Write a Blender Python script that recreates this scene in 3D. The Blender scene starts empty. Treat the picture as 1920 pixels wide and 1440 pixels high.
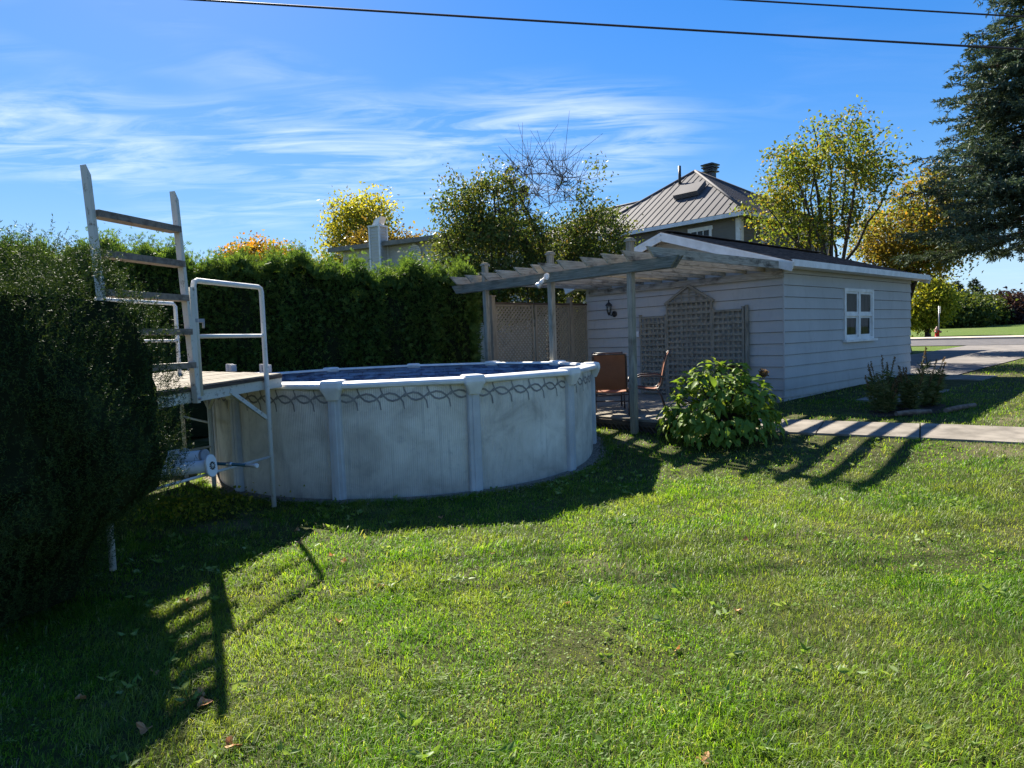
import bpy, math, random
import numpy as np
from mathutils import Vector, Matrix
PI = math.pi
rad = math.radians
random.seed(7)
rng = np.random.default_rng(11)
SC = bpy.context.scene
COL = SC.collection

# ------------------------------------------------------------------ camera
cam_d = bpy.data.cameras.new('camera')
cam = bpy.data.objects.new('camera', cam_d)
COL.objects.link(cam)
SC.camera = cam
cam_d.sensor_fit = 'HORIZONTAL'
cam_d.sensor_width = 36.0
cam_d.lens = 23.60
cam_d.clip_start = 0.05
cam_d.clip_end = 3000
PITCH, ROLL, CAM_H = 0.0643, 0.0363, 1.75
fw = Vector((0, math.cos(PITCH), -math.sin(PITCH)))
rt0 = Vector((1, 0, 0))
up0 = rt0.cross(fw)
rt = rt0 * math.cos(ROLL) - up0 * math.sin(ROLL)
up = up0 * math.cos(ROLL) + rt0 * math.sin(ROLL)
m = Matrix((rt, up, -fw)).transposed().to_4x4()
m.translation = (0, 0, CAM_H)
cam.matrix_world = m

# ------------------------------------------------------------------ light
SUN_AZ, SUN_EL = rad(-26.8), rad(41.8)          # azimuth from +Y towards +X
S2 = Vector((math.sin(SUN_AZ) * math.cos(SUN_EL), math.cos(SUN_AZ) * math.cos(SUN_EL), math.sin(SUN_EL)))
sun_d = bpy.data.lights.new('sun', 'SUN')
sun_d.energy = 5.0
sun_d.angle = rad(0.53)
sun_d.color = (1.0, 0.93, 0.80)
sun = bpy.data.objects.new('sun', sun_d)
COL.objects.link(sun)
sun.location = (-20, 40, 40)
sun.rotation_euler = S2.to_track_quat('Z', 'Y').to_euler()

W = bpy.data.worlds.new('World')
SC.world = W
W.use_nodes = True
nt = W.node_tree
nt.nodes.clear()


class G:
    """tiny node-graph helper"""
    def __init__(s, tree):
        s.t = tree

    def n(s, typ, **kw):
        nd = s.t.nodes.new(typ)
        for k, v in kw.items():
            if k == 'inp':
                for i, val in v.items():
                    if isinstance(val, bpy.types.NodeSocket):
                        s.t.links.new(val, nd.inputs[i])
                    else:
                        nd.inputs[i].default_value = val
            else:
                setattr(nd, k, v)
        return nd

    def math(s, op, a, b=0.0, c=None, clamp=False):
        nd = s.n('ShaderNodeMath', operation=op, use_clamp=clamp)
        for i, v in enumerate((a, b) if c is None else (a, b, c)):
            if isinstance(v, bpy.types.NodeSocket):
                s.t.links.new(v, nd.inputs[i])
            else:
                nd.inputs[i].default_value = v
        return nd.outputs[0]

    def mix(s, fac, a, b, blend='MIX'):
        nd = s.n('ShaderNodeMix', data_type='RGBA', blend_type=blend)
        for i, v in ((0, fac), (6, a), (7, b)):
            if isinstance(v, bpy.types.NodeSocket):
                s.t.links.new(v, nd.inputs[i])
            else:
                nd.inputs[i].default_value = v if i == 0 or len(v) == 4 else (*v, 1)
        return nd.outputs[2]

    def ramp(s, fac, stops, interp='LINEAR'):
        nd = s.n('ShaderNodeValToRGB')
        cr = nd.color_ramp
        cr.interpolation = interp
        while len(cr.elements) < len(stops):
            cr.elements.new(0.5)
        for e, (p, c) in zip(cr.elements, stops):
            e.position = p
            e.color = (*c, 1) if len(c) == 3 else c
        s.t.links.new(fac, nd.inputs[0])
        return nd.outputs[0]

    def noise(s, vec, scale, detail=4, rough=0.55, dist=0.0):
        nd = s.n('ShaderNodeTexNoise', inp={'Scale': scale, 'Detail': detail, 'Roughness': rough, 'Distortion': dist})
        if vec is not None:
            s.t.links.new(vec, nd.inputs['Vector'])
        return nd.outputs[0]

    def mapping(s, vec, scale=(1, 1, 1), rot=(0, 0, 0), loc=(0, 0, 0)):
        nd = s.n('ShaderNodeMapping', inp={'Location': loc, 'Rotation': rot, 'Scale': scale})
        s.t.links.new(vec, nd.inputs[0])
        return nd.outputs[0]


g = G(nt)
sky = g.n('ShaderNodeTexSky', sky_type='NISHITA', sun_disc=False, sun_elevation=SUN_EL, sun_rotation=SUN_AZ,
          altitude=200.0, air_density=1.0, dust_density=0.15, ozone_density=2.0)
lum = g.n('ShaderNodeRGBToBW', inp={0: sky.outputs[0]}).outputs[0]
soft = g.math('DIVIDE', 1.55, g.math('ADD', 1.0, g.math('MULTIPLY', lum, 0.2)))     # even out the glare near the horizon
skys = g.n('ShaderNodeVectorMath', operation='SCALE', inp={0: sky.outputs[0], 'Scale': soft})
hsv = g.n('ShaderNodeHueSaturation', inp={'Hue': 0.509, 'Saturation': 1.42, 'Value': 1.0, 'Color': skys.outputs[0]})
# thin cirrus, laid out on a high plane above the place
tc = g.n('ShaderNodeTexCoord')
sep = g.n('ShaderNodeSeparateXYZ', inp={0: tc.outputs['Generated']})
den = g.math('MAXIMUM', g.math('ADD', sep.outputs[2], 0.06), 0.02)
pl = g.n('ShaderNodeCombineXYZ', inp={0: g.math('DIVIDE', sep.outputs[0], den), 1: g.math('DIVIDE', sep.outputs[1], den), 2: 0.0})
wisp = g.noise(g.mapping(pl.outputs[0], (1.1, 3.4, 1), (0, 0, rad(-12))), 1.5, 9, 0.62, 0.9)
broad = g.noise(g.mapping(pl.outputs[0], (0.8, 1.0, 1), (0, 0, 0), (9.3, 0.4, 0)), 0.75, 3, 0.5, 0.3)
cl = g.math('MULTIPLY', g.ramp(wisp, [(0.40, (0, 0, 0)), (0.74, (1, 1, 1))]),
            g.ramp(broad, [(0.44, (0, 0, 0)), (0.66, (1, 1, 1))]))
clear = g.ramp(g.math('MULTIPLY', g.math('ADD', g.math('DIVIDE', sep.outputs[0], den), 3.0), 0.2), [(0.70, (1, 1, 1)), (0.86, (0.12, 0.12, 0.12))])
cl = g.math('MULTIPLY', g.math('MULTIPLY', cl, 0.42), clear)
hz = g.ramp(sep.outputs[2], [(0.0, (0.8, 0.8, 0.8)), (0.16, (0, 0, 0))])            # pale blue air all round the horizon
skyb = g.mix(hz, hsv.outputs[0], (2.9, 4.7, 7.4))
skyc = g.mix(cl, skyb, (9.0, 9.2, 9.4))
bg = g.n('ShaderNodeBackground', inp={'Color': skyc, 'Strength': 0.056})
wo = g.n('ShaderNodeOutputWorld', inp={0: bg.outputs[0]})

SC.view_settings.view_transform = 'Standard'
SC.view_settings.look = 'None'
SC.view_settings.exposure = 1.7
SC.view_settings.gamma = 1.0
SC.view_settings.use_curve_mapping = False
SC.cycles.max_bounces = 8
SC.cycles.transparent_max_bounces = 12

# ------------------------------------------------------------------ place frame
TH = 0.7349
DR = Vector((math.cos(TH), math.sin(TH), 0))       # along the garage's long wall
DL = Vector((-math.sin(TH), math.cos(TH), 0))      # along its gable wall
GC = Vector((5.311, 13.089, 0))                    # garage corner
GW, GL = 5.045, 7.192
POOL = Vector((-1.565, 10.325, 0))
PR, PN, PPH, RIM = 2.83, 11, -0.7341, 1.36

_ks = np.array([-500, 8.8, 9.9, 11.6, 13.5, 15.75, 23.2, 54, 120, 400, 2000.])
_kz = np.array([0, 0, .02, .2, .3, .37, .48, .93, 1.72, 2.6, 3.0])


def zg(x, y):
    s = np.asarray(y) + 0.5 * np.asarray(x)
    z = (np.interp(s - .4, _ks, _kz) + np.interp(s, _ks, _kz) + np.interp(s + .4, _ks, _kz)) / 3
    return z


def zgf(x, y):
    return float(zg(x, y))


def de(d, e, z=0.0):
    """point from coordinates along DR (d) and DL (e)"""
    p = DR * d + DL * e
    return Vector((p.x, p.y, z))


def gp(s_dr, s_dl, z=0.0):
    """point from the garage corner"""
    p = GC + DR * s_dr + DL * s_dl
    return Vector((p.x, p.y, z))


# ------------------------------------------------------------------ materials
MAT = {}


def mat(name):
    m_ = bpy.data.materials.new(name)
    m_.use_nodes = True
    m_.node_tree.nodes.clear()
    MAT[name] = m_
    return m_, G(m_.node_tree)


def out(g, surf, disp=None):
    g.n('ShaderNodeOutputMaterial', inp={0: surf})


def pbsdf(g, color, rough=0.6, spec=0.4, metal=0.0, normal=None, **kw):
    nd = g.n('ShaderNodeBsdfPrincipled')
    for k, v in (('Base Color', color), ('Roughness', rough), ('Specular IOR Level', spec), ('Metallic', metal)):
        if isinstance(v, bpy.types.NodeSocket):
            g.t.links.new(v, nd.inputs[k])
        else:
            nd.inputs[k].default_value = (*v, 1) if k == 'Base Color' and len(v) == 3 else v
    if normal is not None:
        g.t.links.new(normal, nd.inputs['Normal'])
    for k, v in kw.items():
        nd.inputs[k].default_value = v
    return nd.outputs[0]


def bump(g, h, strength=0.3, dist=0.01):
    return g.n('ShaderNodeBump', inp={'Strength': strength, 'Distance': dist, 'Height': h}).outputs[0]


def simple(name, c1, c2, scale=8, rough=0.6, spec=0.35, bstr=0.15, detail=5, metal=0.0, lo=.35, hi=.65, mapscale=(1, 1, 1)):
    m_, g = mat(name)
    t = g.n('ShaderNodeTexCoord')
    v = g.mapping(t.outputs['Object'], mapscale)
    n = g.noise(v, scale, detail)
    c = g.ramp(n, [(lo, c1), (hi, c2)])
    fine = g.noise(v, scale * 9, 3)
    out(g, pbsdf(g, c, rough, spec, metal, bump(g, fine, bstr, 0.004)))
    return m_


def leafmat(name, stops, trans=0.45, rough=0.5, patch=None, pscale=0.8, spec=0.13, tint=(1.25, 1.2, 0.55), patch2=None):
    """leaf colour varies leaf by leaf and, optionally, in drifts"""
    m_, g = mat(name)
    geo = g.n('ShaderNodeNewGeometry')
    c = g.ramp(geo.outputs['Random Per Island'], stops)
    if patch:
        t = g.n('ShaderNodeTexCoord')
        n = g.noise(t.outputs['Object'], pscale, 3, 0.6)
        nn = g.ramp(n, [(0.42, (0, 0, 0)), (0.62, (1, 1, 1))])
        c = g.mix(g.math('MULTIPLY', nn, patch[1]), c, patch[0])
        if patch2:
            n = g.noise(t.outputs['Object'], patch2[2], 3, 0.6)
            nn = g.ramp(n, [(0.45, (0, 0, 0)), (0.6, (1, 1, 1))])
            c = g.mix(g.math('MULTIPLY', nn, patch2[1]), c, patch2[0])
    pb = pbsdf(g, c, rough, spec)
    tcx = g.mix(1.0, c, tint, 'MULTIPLY')
    tr = g.n('ShaderNodeBsdfTranslucent', inp={0: tcx})
    mx = g.n('ShaderNodeMixShader', inp={0: trans, 1: pb, 2: tr.outputs[0]})
    out(g, mx.outputs[0])
    return m_


def woodmat(name, c_dark, c_mid, c_light, stain=(0.05, 0.045, 0.04), stain_amt=0.5, rough=0.75):
    """grain follows the UV laid along each timber"""
    m_, g = mat(name)
    uv = g.n('ShaderNodeTexCoord').outputs['UV']
    grain = g.noise(g.mapping(uv, (3.0, 60, 1)), 1.0, 6, 0.6, 0.4)
    blot = g.noise(g.mapping(uv, (2.2, 5, 1)), 1.0, 5, 0.65, 0.2)
    c = g.ramp(grain, [(0.3, c_dark), (0.5, c_mid), (0.7, c_light)])
    st = g.ramp(blot, [(0.52, (0, 0, 0)), (0.7, (1, 1, 1))])
    c = g.mix(g.math('MULTIPLY', st, stain_amt), c, stain)
    out(g, pbsdf(g, c, max(rough, 0.85), 0.1, 0, bump(g, grain, 0.35, 0.004)))
    return m_


def paintwood(name, paint, wood, amt_lo=0.5, amt_hi=0.62, rough=0.55):
    """worn paint on wood or pipe, bare patches show"""
    m_, g = mat(name)
    tcn = g.n('ShaderNodeTexCoord')
    uv = tcn.outputs['UV']
    grain = g.noise(g.mapping(uv, (4, 45, 1)), 1.0, 6, 0.65)
    chip = g.noise(tcn.outputs['Object'], 14, 7, 0.72)
    msk = g.ramp(g.math('ADD', g.math('MULTIPLY', chip, 0.7), g.math('MULTIPLY', grain, 0.3)), [(amt_lo, (0, 0, 0)), (amt_hi, (1, 1, 1))])
    c = g.mix(msk, paint, wood)
    d = g.noise(tcn.outputs['Object'], 3, 4)
    c = g.mix(g.math('MULTIPLY', d, 0.35), c, (0.25, 0.24, 0.2), 'MULTIPLY')
    out(g, pbsdf(g, c, rough, 0.35, 0, bump(g, msk, -0.3, 0.002)))
    return m_


# lawn soil and turf seen between blades and beyond the modelled ones
m_, g = mat('lawn')
t = g.n('ShaderNodeTexCoord').outputs['Object']
n1 = g.noise(t, 0.55, 5, 0.6)
n2 = g.noise(t, 6.0, 6, 0.7)
n3 = g.noise(g.mapping(t, (60, 60, 60)), 1.0, 4, 0.7)
c = g.ramp(n2, [(0.3, (0.055, 0.085, 0.014)), (0.55, (0.10, 0.155, 0.026)), (0.75, (0.17, 0.19, 0.055))])
dry = g.ramp(n1, [(0.56, (0, 0, 0)), (0.72, (1, 1, 1))])
c = g.mix(g.math('MULTIPLY', dry, 0.55), c, (0.22, 0.185, 0.10))
c = g.mix(g.math('MULTIPLY', n3, 0.45), c, (0.04, 0.055, 0.014))
sy = g.n('ShaderNodeSeparateXYZ', inp={0: t})
thatch = g.ramp(n2, [(0.35, (0.025, 0.03, 0.008)), (0.6, (0.06, 0.065, 0.02)), (0.78, (0.17, 0.14, 0.08))])
thatch = g.mix(g.math('MULTIPLY', dry, 0.7), thatch, (0.20, 0.165, 0.10))
c = g.mix(g.ramp(g.math('MULTIPLY', sy.outputs[1], 0.02), [(0.36, (0, 0, 0)), (0.48, (1, 1, 1))]), thatch, c)
out(g, pbsdf(g, c, 0.9, 0.1, 0, bump(g, n3, 0.6, 0.03)))

leafmat('grass', [(0.0, (0.03, 0.085, 0.004)), (0.3, (0.085, 0.20, 0.009)), (0.6, (0.15, 0.29, 0.016)), (0.86, (0.23, 0.36, 0.032)), (0.94, (0.31, 0.40, 0.10)), (0.965, (0.42, 0.38, 0.2)), (1.0, (0.55, 0.49, 0.34))],
        0.58, 0.45, ((0.27, 0.25, 0.10), 0.5), 0.8, 0.3, (1.2, 1.25, 0.3), ((0.045, 0.125, 0.008), 0.55, 2.6))
leafmat('clover', [(0.0, (0.10, 0.19, 0.03)), (0.6, (0.16, 0.26, 0.05)), (1.0, (0.26, 0.34, 0.12))], 0.45, 0.5)
leafmat('weed', [(0.0, (0.12, 0.21, 0.035)), (0.6, (0.18, 0.27, 0.06)), (1.0, (0.28, 0.34, 0.15))], 0.45, 0.5, spec=.3)
leafmat('yew', [(0.0, (0.016, 0.034, 0.011)), (0.5, (0.032, 0.062, 0.017)), (1.0, (0.08, 0.115, 0.03))], 0.2, 0.55, spec=.12)
leafmat('cedar', [(0.0, (0.04, 0.085, 0.022)), (0.5, (0.075, 0.145, 0.032)), (1.0, (0.15, 0.22, 0.05))], 0.42, 0.6, ((0.10, 0.14, 0.03), 0.4), 1.2, 0.2)
leafmat('apple_leaf', [(0.0, (0.045, 0.08, 0.02)), (0.5, (0.085, 0.13, 0.032)), (0.85, (0.145, 0.18, 0.045)), (1.0, (0.20, 0.13, 0.04))], 0.42, 0.5, ((0.12, 0.12, 0.03), 0.35), 1.0, 0.15)
leafmat('yellow_leaf', [(0.0, (0.2, 0.24, 0.035)), (0.4, (0.34, 0.31, 0.04)), (0.8, (0.46, 0.38, 0.05)), (1.0, (0.2, 0.25, 0.05))], 0.55, 0.45, ((0.12, 0.15, 0.03), 0.6), 0.5)
leafmat('russet_leaf', [(0.0, (0.12, 0.08, 0.025)), (0.4, (0.22, 0.13, 0.03)), (0.75, (0.26, 0.16, 0.03)), (1.0, (0.30, 0.24, 0.04))], 0.4, 0.45, ((0.11, 0.11, 0.025), 0.6), 0.6)
leafmat('orange_leaf', [(0.0, (0.38, 0.13, 0.02)), (0.4, (0.5, 0.21, 0.025)), (0.75, (0.38, 0.25, 0.03)), (1.0, (0.14, 0.16, 0.03))], 0.45, 0.45, ((0.16, 0.2, 0.03), 0.6), 0.42)
leafmat('maple_leaf', [(0.0, (0.09, 0.14, 0.028)), (0.45, (0.14, 0.20, 0.036)), (0.8, (0.22, 0.25, 0.042)), (1.0, (0.32, 0.19, 0.03))], 0.48, 0.5, ((0.24, 0.19, 0.04), 0.3), 0.55, 0.13)
leafmat('turning_leaf', [(0.0, (0.09, 0.14, 0.035)), (0.5, (0.17, 0.20, 0.04)), (0.85, (0.30, 0.22, 0.045)), (1.0, (0.40, 0.20, 0.04))], 0.5, 0.42, ((0.26, 0.16, 0.035), 0.5), 0.45)
leafmat('lime_leaf', [(0.0, (0.13, 0.17, 0.02)), (0.6, (0.24, 0.26, 0.03)), (1.0, (0.34, 0.30, 0.04))], 0.5, 0.45)
leafmat('green_leaf', [(0.0, (0.035, 0.06, 0.018)), (0.6, (0.07, 0.10, 0.026)), (1.0, (0.12, 0.13, 0.03))], 0.35, 0.45)
leafmat('maroon_leaf', [(0.0, (0.018, 0.010, 0.011)), (0.6, (0.036, 0.017, 0.017)), (1.0, (0.065, 0.03, 0.022))], 0.3, 0.4)
leafmat('brownred_leaf', [(0.0, (0.07, 0.03, 0.02)), (0.6, (0.15, 0.06, 0.03)), (1.0, (0.24, 0.11, 0.04))], 0.35, 0.4)
leafmat('spruce', [(0.0, (0.035, 0.062, 0.045)), (0.5, (0.07, 0.112, 0.08)), (1.0, (0.12, 0.165, 0.115))], 0.15, 0.5, ((0.07, 0.075, 0.04), 0.3), 0.8, 0.08)
leafmat('pine', [(0.0, (0.015, 0.03, 0.015)), (1.0, (0.04, 0.06, 0.025))], 0.15, 0.5)
leafmat('hydrangea_leaf', [(0.0, (0.08, 0.15, 0.02)), (0.6, (0.15, 0.24, 0.035)), (1.0, (0.25, 0.32, 0.05))], 0.45, 0.55, spec=0.22)
leafmat('perennial', [(0.0, (0.06, 0.09, 0.03)), (0.6, (0.12, 0.15, 0.05)), (1.0, (0.22, 0.21, 0.09))], 0.35, 0.45)
leafmat('seedhead', [(0.0, (0.09, 0.06, 0.035)), (0.6, (0.17, 0.10, 0.05)), (1.0, (0.26, 0.17, 0.08))], 0.3, 0.6)
leafmat('dryleaf', [(0.0, (0.36, 0.14, 0.05)), (0.5, (0.46, 0.22, 0.10)), (1.0, (0.55, 0.36, 0.2))], 0.3, 0.6, tint=(1.1, 0.9, 0.7))
leafmat('cut_grass', [(0.0, (0.2, 0.17, 0.08)), (1.0, (0.3, 0.26, 0.14))], 0.3, 0.7)

simple('bark', (0.035, 0.028, 0.022), (0.085, 0.068, 0.052), 9, 0.9, 0.15, 0.6)
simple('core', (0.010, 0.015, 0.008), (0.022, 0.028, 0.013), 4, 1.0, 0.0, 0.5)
simple('gravel', (0.14, 0.12, 0.09), (0.30, 0.255, 0.2), 30, 0.95, 0.1, 0.7)
simple('mulch', (0.035, 0.022, 0.016), (0.09, 0.055, 0.038), 25, 0.95, 0.1, 0.8)
simple('concrete', (0.14, 0.124, 0.102), (0.25, 0.222, 0.185), 3, 0.9, 0.2, 0.3)
simple('pavement', (0.42, 0.36, 0.29), (0.5, 0.44, 0.36), 3, 0.9, 0.2, 0.2)
simple('asphalt', (0.075, 0.072, 0.075), (0.12, 0.112, 0.11), 2.5, 0.92, 0.2, 0.4)
simple('driveway', (0.13, 0.12, 0.115), (0.21, 0.19, 0.175), 1.6, 0.92, 0.2, 0.5)
simple('foundation', (0.36, 0.35, 0.32), (0.55, 0.53, 0.5), 6, 0.9, 0.2, 0.3)
simple('siding_plain', (0.36, 0.365, 0.365), (0.41, 0.415, 0.41), 1.3, 0.55, 0.3, 0.05)
m_, g = mat('siding')
t = g.n('ShaderNodeTexCoord').outputs['Object']
n1 = g.noise(t, 1.1, 4)
n2 = g.noise(g.mapping(t, (5, 5, 1.2)), 1.0, 6, 0.7)
c = g.ramp(n1, [(0.35, (0.365, 0.362, 0.35)), (0.65, (0.42, 0.415, 0.40))])
c = g.mix(g.ramp(n2, [(0.52, (0, 0, 0)), (0.75, (0.5, 0.5, 0.5))]), c, (0.27, 0.265, 0.25))
sz = g.n('ShaderNodeSeparateXYZ', inp={0: t})
spl = g.math('MULTIPLY', g.ramp(sz.outputs[2], [(0.05, (1, 1, 1)), (0.55, (0, 0, 0))]), g.noise(g.mapping(t, (6, 6, 3)), 1.0, 6, 0.7), clamp=True)
c = g.mix(spl, c, (0.2, 0.185, 0.15))            # soil splashed up the lowest boards
out(g, pbsdf(g, c, 0.55, 0.3, 0, bump(g, n2, 0.08, 0.004)))
simple('white_paint', (0.62, 0.61, 0.58), (0.76, 0.75, 0.72), 5, 0.5, 0.35, 0.08)
simple('taupe_siding', (0.145, 0.135, 0.11), (0.175, 0.16, 0.135), 1.5, 0.65, 0.25, 0.05)
simple('beige_siding', (0.42, 0.40, 0.35), (0.5, 0.475, 0.42), 1.5, 0.6, 0.3, 0.05)
simple('metal_roof', (0.095, 0.09, 0.092), (0.12, 0.114, 0.116), 1.0, 0.7, 0.1, 0.03)
simple('blue_roof', (0.035, 0.04, 0.07), (0.05, 0.055, 0.09), 2, 0.4, 0.5, 0.03, metal=0.3)
simple('old_roof', (0.16, 0.145, 0.12), (0.24, 0.22, 0.19), 5, 0.9, 0.15, 0.3)
simple('black_metal', (0.012, 0.012, 0.013), (0.024, 0.023, 0.024), 8, 0.45, 0.5, 0.05)
simple('brown_metal', (0.035, 0.022, 0.018), (0.065, 0.04, 0.03), 8, 0.4, 0.5, 0.05)
simple('galvanised', (0.5, 0.51, 0.52), (0.62, 0.63, 0.64), 8, 0.35, 0.5, 0.03, metal=0.7)
simple('resin', (0.62, 0.61, 0.59), (0.76, 0.75, 0.73), 5, 0.42, 0.45, 0.04)
simple('upright_paint', (0.42, 0.42, 0.42), (0.54, 0.535, 0.525), 4, 0.5, 0.4, 0.05)
simple('grey_plastic', (0.24, 0.24, 0.26), (0.33, 0.33, 0.35), 8, 0.55, 0.4, 0.03)
simple('white_plastic', (0.66, 0.66, 0.68), (0.78, 0.78, 0.79), 4, 0.4, 0.45, 0.02)
simple('teal_paint', (0.012, 0.06, 0.085), (0.02, 0.09, 0.12), 10, 0.35, 0.5, 0.02)
simple('hydrant_red', (0.36, 0.012, 0.012), (0.46, 0.02, 0.018), 8, 0.5, 0.25, 0.05)
simple('hydrant_cap', (0.2, 0.11, 0.09), (0.28, 0.15, 0.12), 8, 0.5, 0.4, 0.05)
simple('scroll', (0.17, 0.16, 0.15), (0.27, 0.255, 0.24), 9, 0.6, 0.3, 0.02)
simple('shell', (0.5, 0.45, 0.4), (0.6, 0.55, 0.5), 9, 0.6, 0.3, 0.02)
simple('unlit_backing', (0.02, 0.02, 0.019), (0.07, 0.065, 0.06), 6, 0.9, 0.1, 0.1, mapscale=(9, 9, 0.3))  # near-black, puts the darkness of an unlit room into the colour
simple('shingle', (0.05, 0.045, 0.045), (0.12, 0.1, 0.095), 4, 0.95, 0.15, 0.5)
simple('sling', (0.2, 0.075, 0.04), (0.27, 0.105, 0.055), 3, 0.6, 0.3, 0.25)
simple('wire', (0.03, 0.022, 0.022), (0.05, 0.04, 0.04), 8, 0.6, 0.3, 0.0)
simple('sign_metal', (0.22, 0.22, 0.22), (0.3, 0.3, 0.3), 8, 0.4, 0.5, 0.02, metal=0.6)
simple('bark_log', (0.12, 0.085, 0.065), (0.24, 0.18, 0.14), 12, 0.95, 0.1, 0.6)
woodmat('grey_timber', (0.14, 0.13, 0.10), (0.24, 0.225, 0.18), (0.36, 0.335, 0.27), (0.055, 0.048, 0.036), 0.6)
woodmat('pale_timber', (0.20, 0.18, 0.145), (0.33, 0.30, 0.245), (0.46, 0.425, 0.355), (0.04, 0.034, 0.028), 0.9)
woodmat('beam_timber', (0.085, 0.09, 0.075), (0.14, 0.148, 0.125), (0.215, 0.22, 0.185), (0.04, 0.036, 0.03), 0.6)
woodmat('trellis_timber', (0.14, 0.13, 0.105), (0.23, 0.215, 0.175), (0.32, 0.30, 0.25), (0.05, 0.048, 0.042), 0.5)
woodmat('lattice_timber', (0.15, 0.13, 0.10), (0.25, 0.225, 0.18), (0.34, 0.31, 0.255), (0.09, 0.075, 0.06), 0.4)
woodmat('deck_timber', (0.12, 0.105, 0.085), (0.22, 0.195, 0.155), (0.33, 0.295, 0.24), (0.08, 0.07, 0.055), 0.5)
woodmat('dark_timber', (0.045, 0.035, 0.028), (0.085, 0.068, 0.055), (0.13, 0.105, 0.085), (0.03, 0.025, 0.02), 0.5)
paintwood('worn_white', (0.62, 0.60, 0.54), (0.20, 0.17, 0.135), 0.54, 0.62)
paintwood('pipe_white', (0.66, 0.655, 0.63), (0.3, 0.25, 0.19), 0.57, 0.66)
paintwood('tread', (0.26, 0.205, 0.16), (0.11, 0.08, 0.06), 0.45, 0.6)

# pool wall: dirty pale grey, printed mottling
m_, g = mat('pool_wall')
t = g.n('ShaderNodeTexCoord').outputs['Object']
n1 = g.noise(t, 2.2, 6, 0.62, 0.6)
n2 = g.noise(t, 9, 6, 0.7)
c = g.ramp(n1, [(0.32, (0.42, 0.375, 0.315)), (0.5, (0.62, 0.565, 0.48)), (0.68, (0.75, 0.695, 0.60))])
c = g.mix(g.ramp(n2, [(0.58, (0, 0, 0)), (0.74, (0.5, 0.5, 0.5))]), c, (0.27, 0.26, 0.25))
sepz = g.n('ShaderNodeSeparateXYZ', inp={0: t})
spl = g.noise(g.mapping(t, (9, 9, 3)), 1.0, 5, 0.7)
low = g.math('MULTIPLY', g.ramp(sepz.outputs[2], [(0.0, (1, 1, 1)), (0.42, (0, 0, 0))]), spl, clamp=True)
drip = g.noise(g.mapping(t, (26, 26, .9)), 1.0, 4, 0.6)
c = g.mix(g.ramp(drip, [(0.56, (0, 0, 0)), (0.72, (0.45, 0.45, 0.45))]), c, (0.30, 0.285, 0.26))
scf = g.noise(g.mapping(t, (7, 7, 7)), 1.0, 8, 0.8, 2.5)
c = g.mix(g.ramp(scf, [(0.655, (0, 0, 0)), (0.69, (0.6, 0.6, 0.6))]), c, (0.24, 0.22, 0.2))
c = g.mix(low, c, (0.23, 0.21, 0.18))            # soil splashed up from the bed
out(g, pbsdf(g, c, 0.55, 0.35, 0, bump(g, n2, 0.12, 0.003)))

# liner with its printed stacked-stone pattern
m_, g = mat('liner')
uv = g.n('ShaderNodeTexCoord').outputs['UV']
br = g.n('ShaderNodeTexBrick', offset=0.37, inp={'Color1': (0.012, 0.035, 0.14, 1), 'Color2': (0.13, 0.22, 0.38, 1), 'Mortar': (0.008, 0.014, 0.045, 1), 'Scale': 1.0, 'Mortar Size': 0.008, 'Bias': -0.2, 'Brick Width': 0.27, 'Row Height': 0.062})
g.t.links.new(uv, br.inputs[0])
n1 = g.noise(g.mapping(uv, (5, 22, 1)), 1.0, 5, 0.65, 0.5)
c = g.mix(g.ramp(n1, [(0.4, (0, 0, 0)), (0.7, (0.8, 0.8, 0.8))]), br.outputs[0], (0.2, 0.38, 0.6))
out(g, pbsdf(g, c, 0.35, 0.5))

m_, g = mat('water')
t = g.n('ShaderNodeTexCoord').outputs['Object']
w1 = g.noise(g.mapping(t, (2.2, 5, 1)), 1.0, 4, 0.6)
out(g, pbsdf(g, (0.015, 0.07, 0.16), 0.04, 0.5, 0, bump(g, w1, 0.35, 0.05), **{'IOR': 1.33}))

m_, g = mat('pane')
gl = g.n('ShaderNodeBsdfGlossy', inp={0: (0.9, 0.92, 0.95, 1), 1: 0.02})
tr = g.n('ShaderNodeBsdfTransparent', inp={0: (0.72, 0.75, 0.74, 1)})
lw = g.n('ShaderNodeLayerWeight', inp={0: 0.5})
fr = g.math('ADD', g.math('MULTIPLY', g.math('POWER', lw.outputs['Facing'], 5.0), 0.12), 0.02)
mx = g.n('ShaderNodeMixShader', inp={0: fr, 1: tr.outputs[0], 2: gl.outputs[0]})
out(g, mx.outputs[0])

m_, g = mat('gap_shade')
out(g, pbsdf(g, (0.022, 0.022, 0.022), 0.9, 0.1))  # paints the shade in the gaps between siding boards


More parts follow.
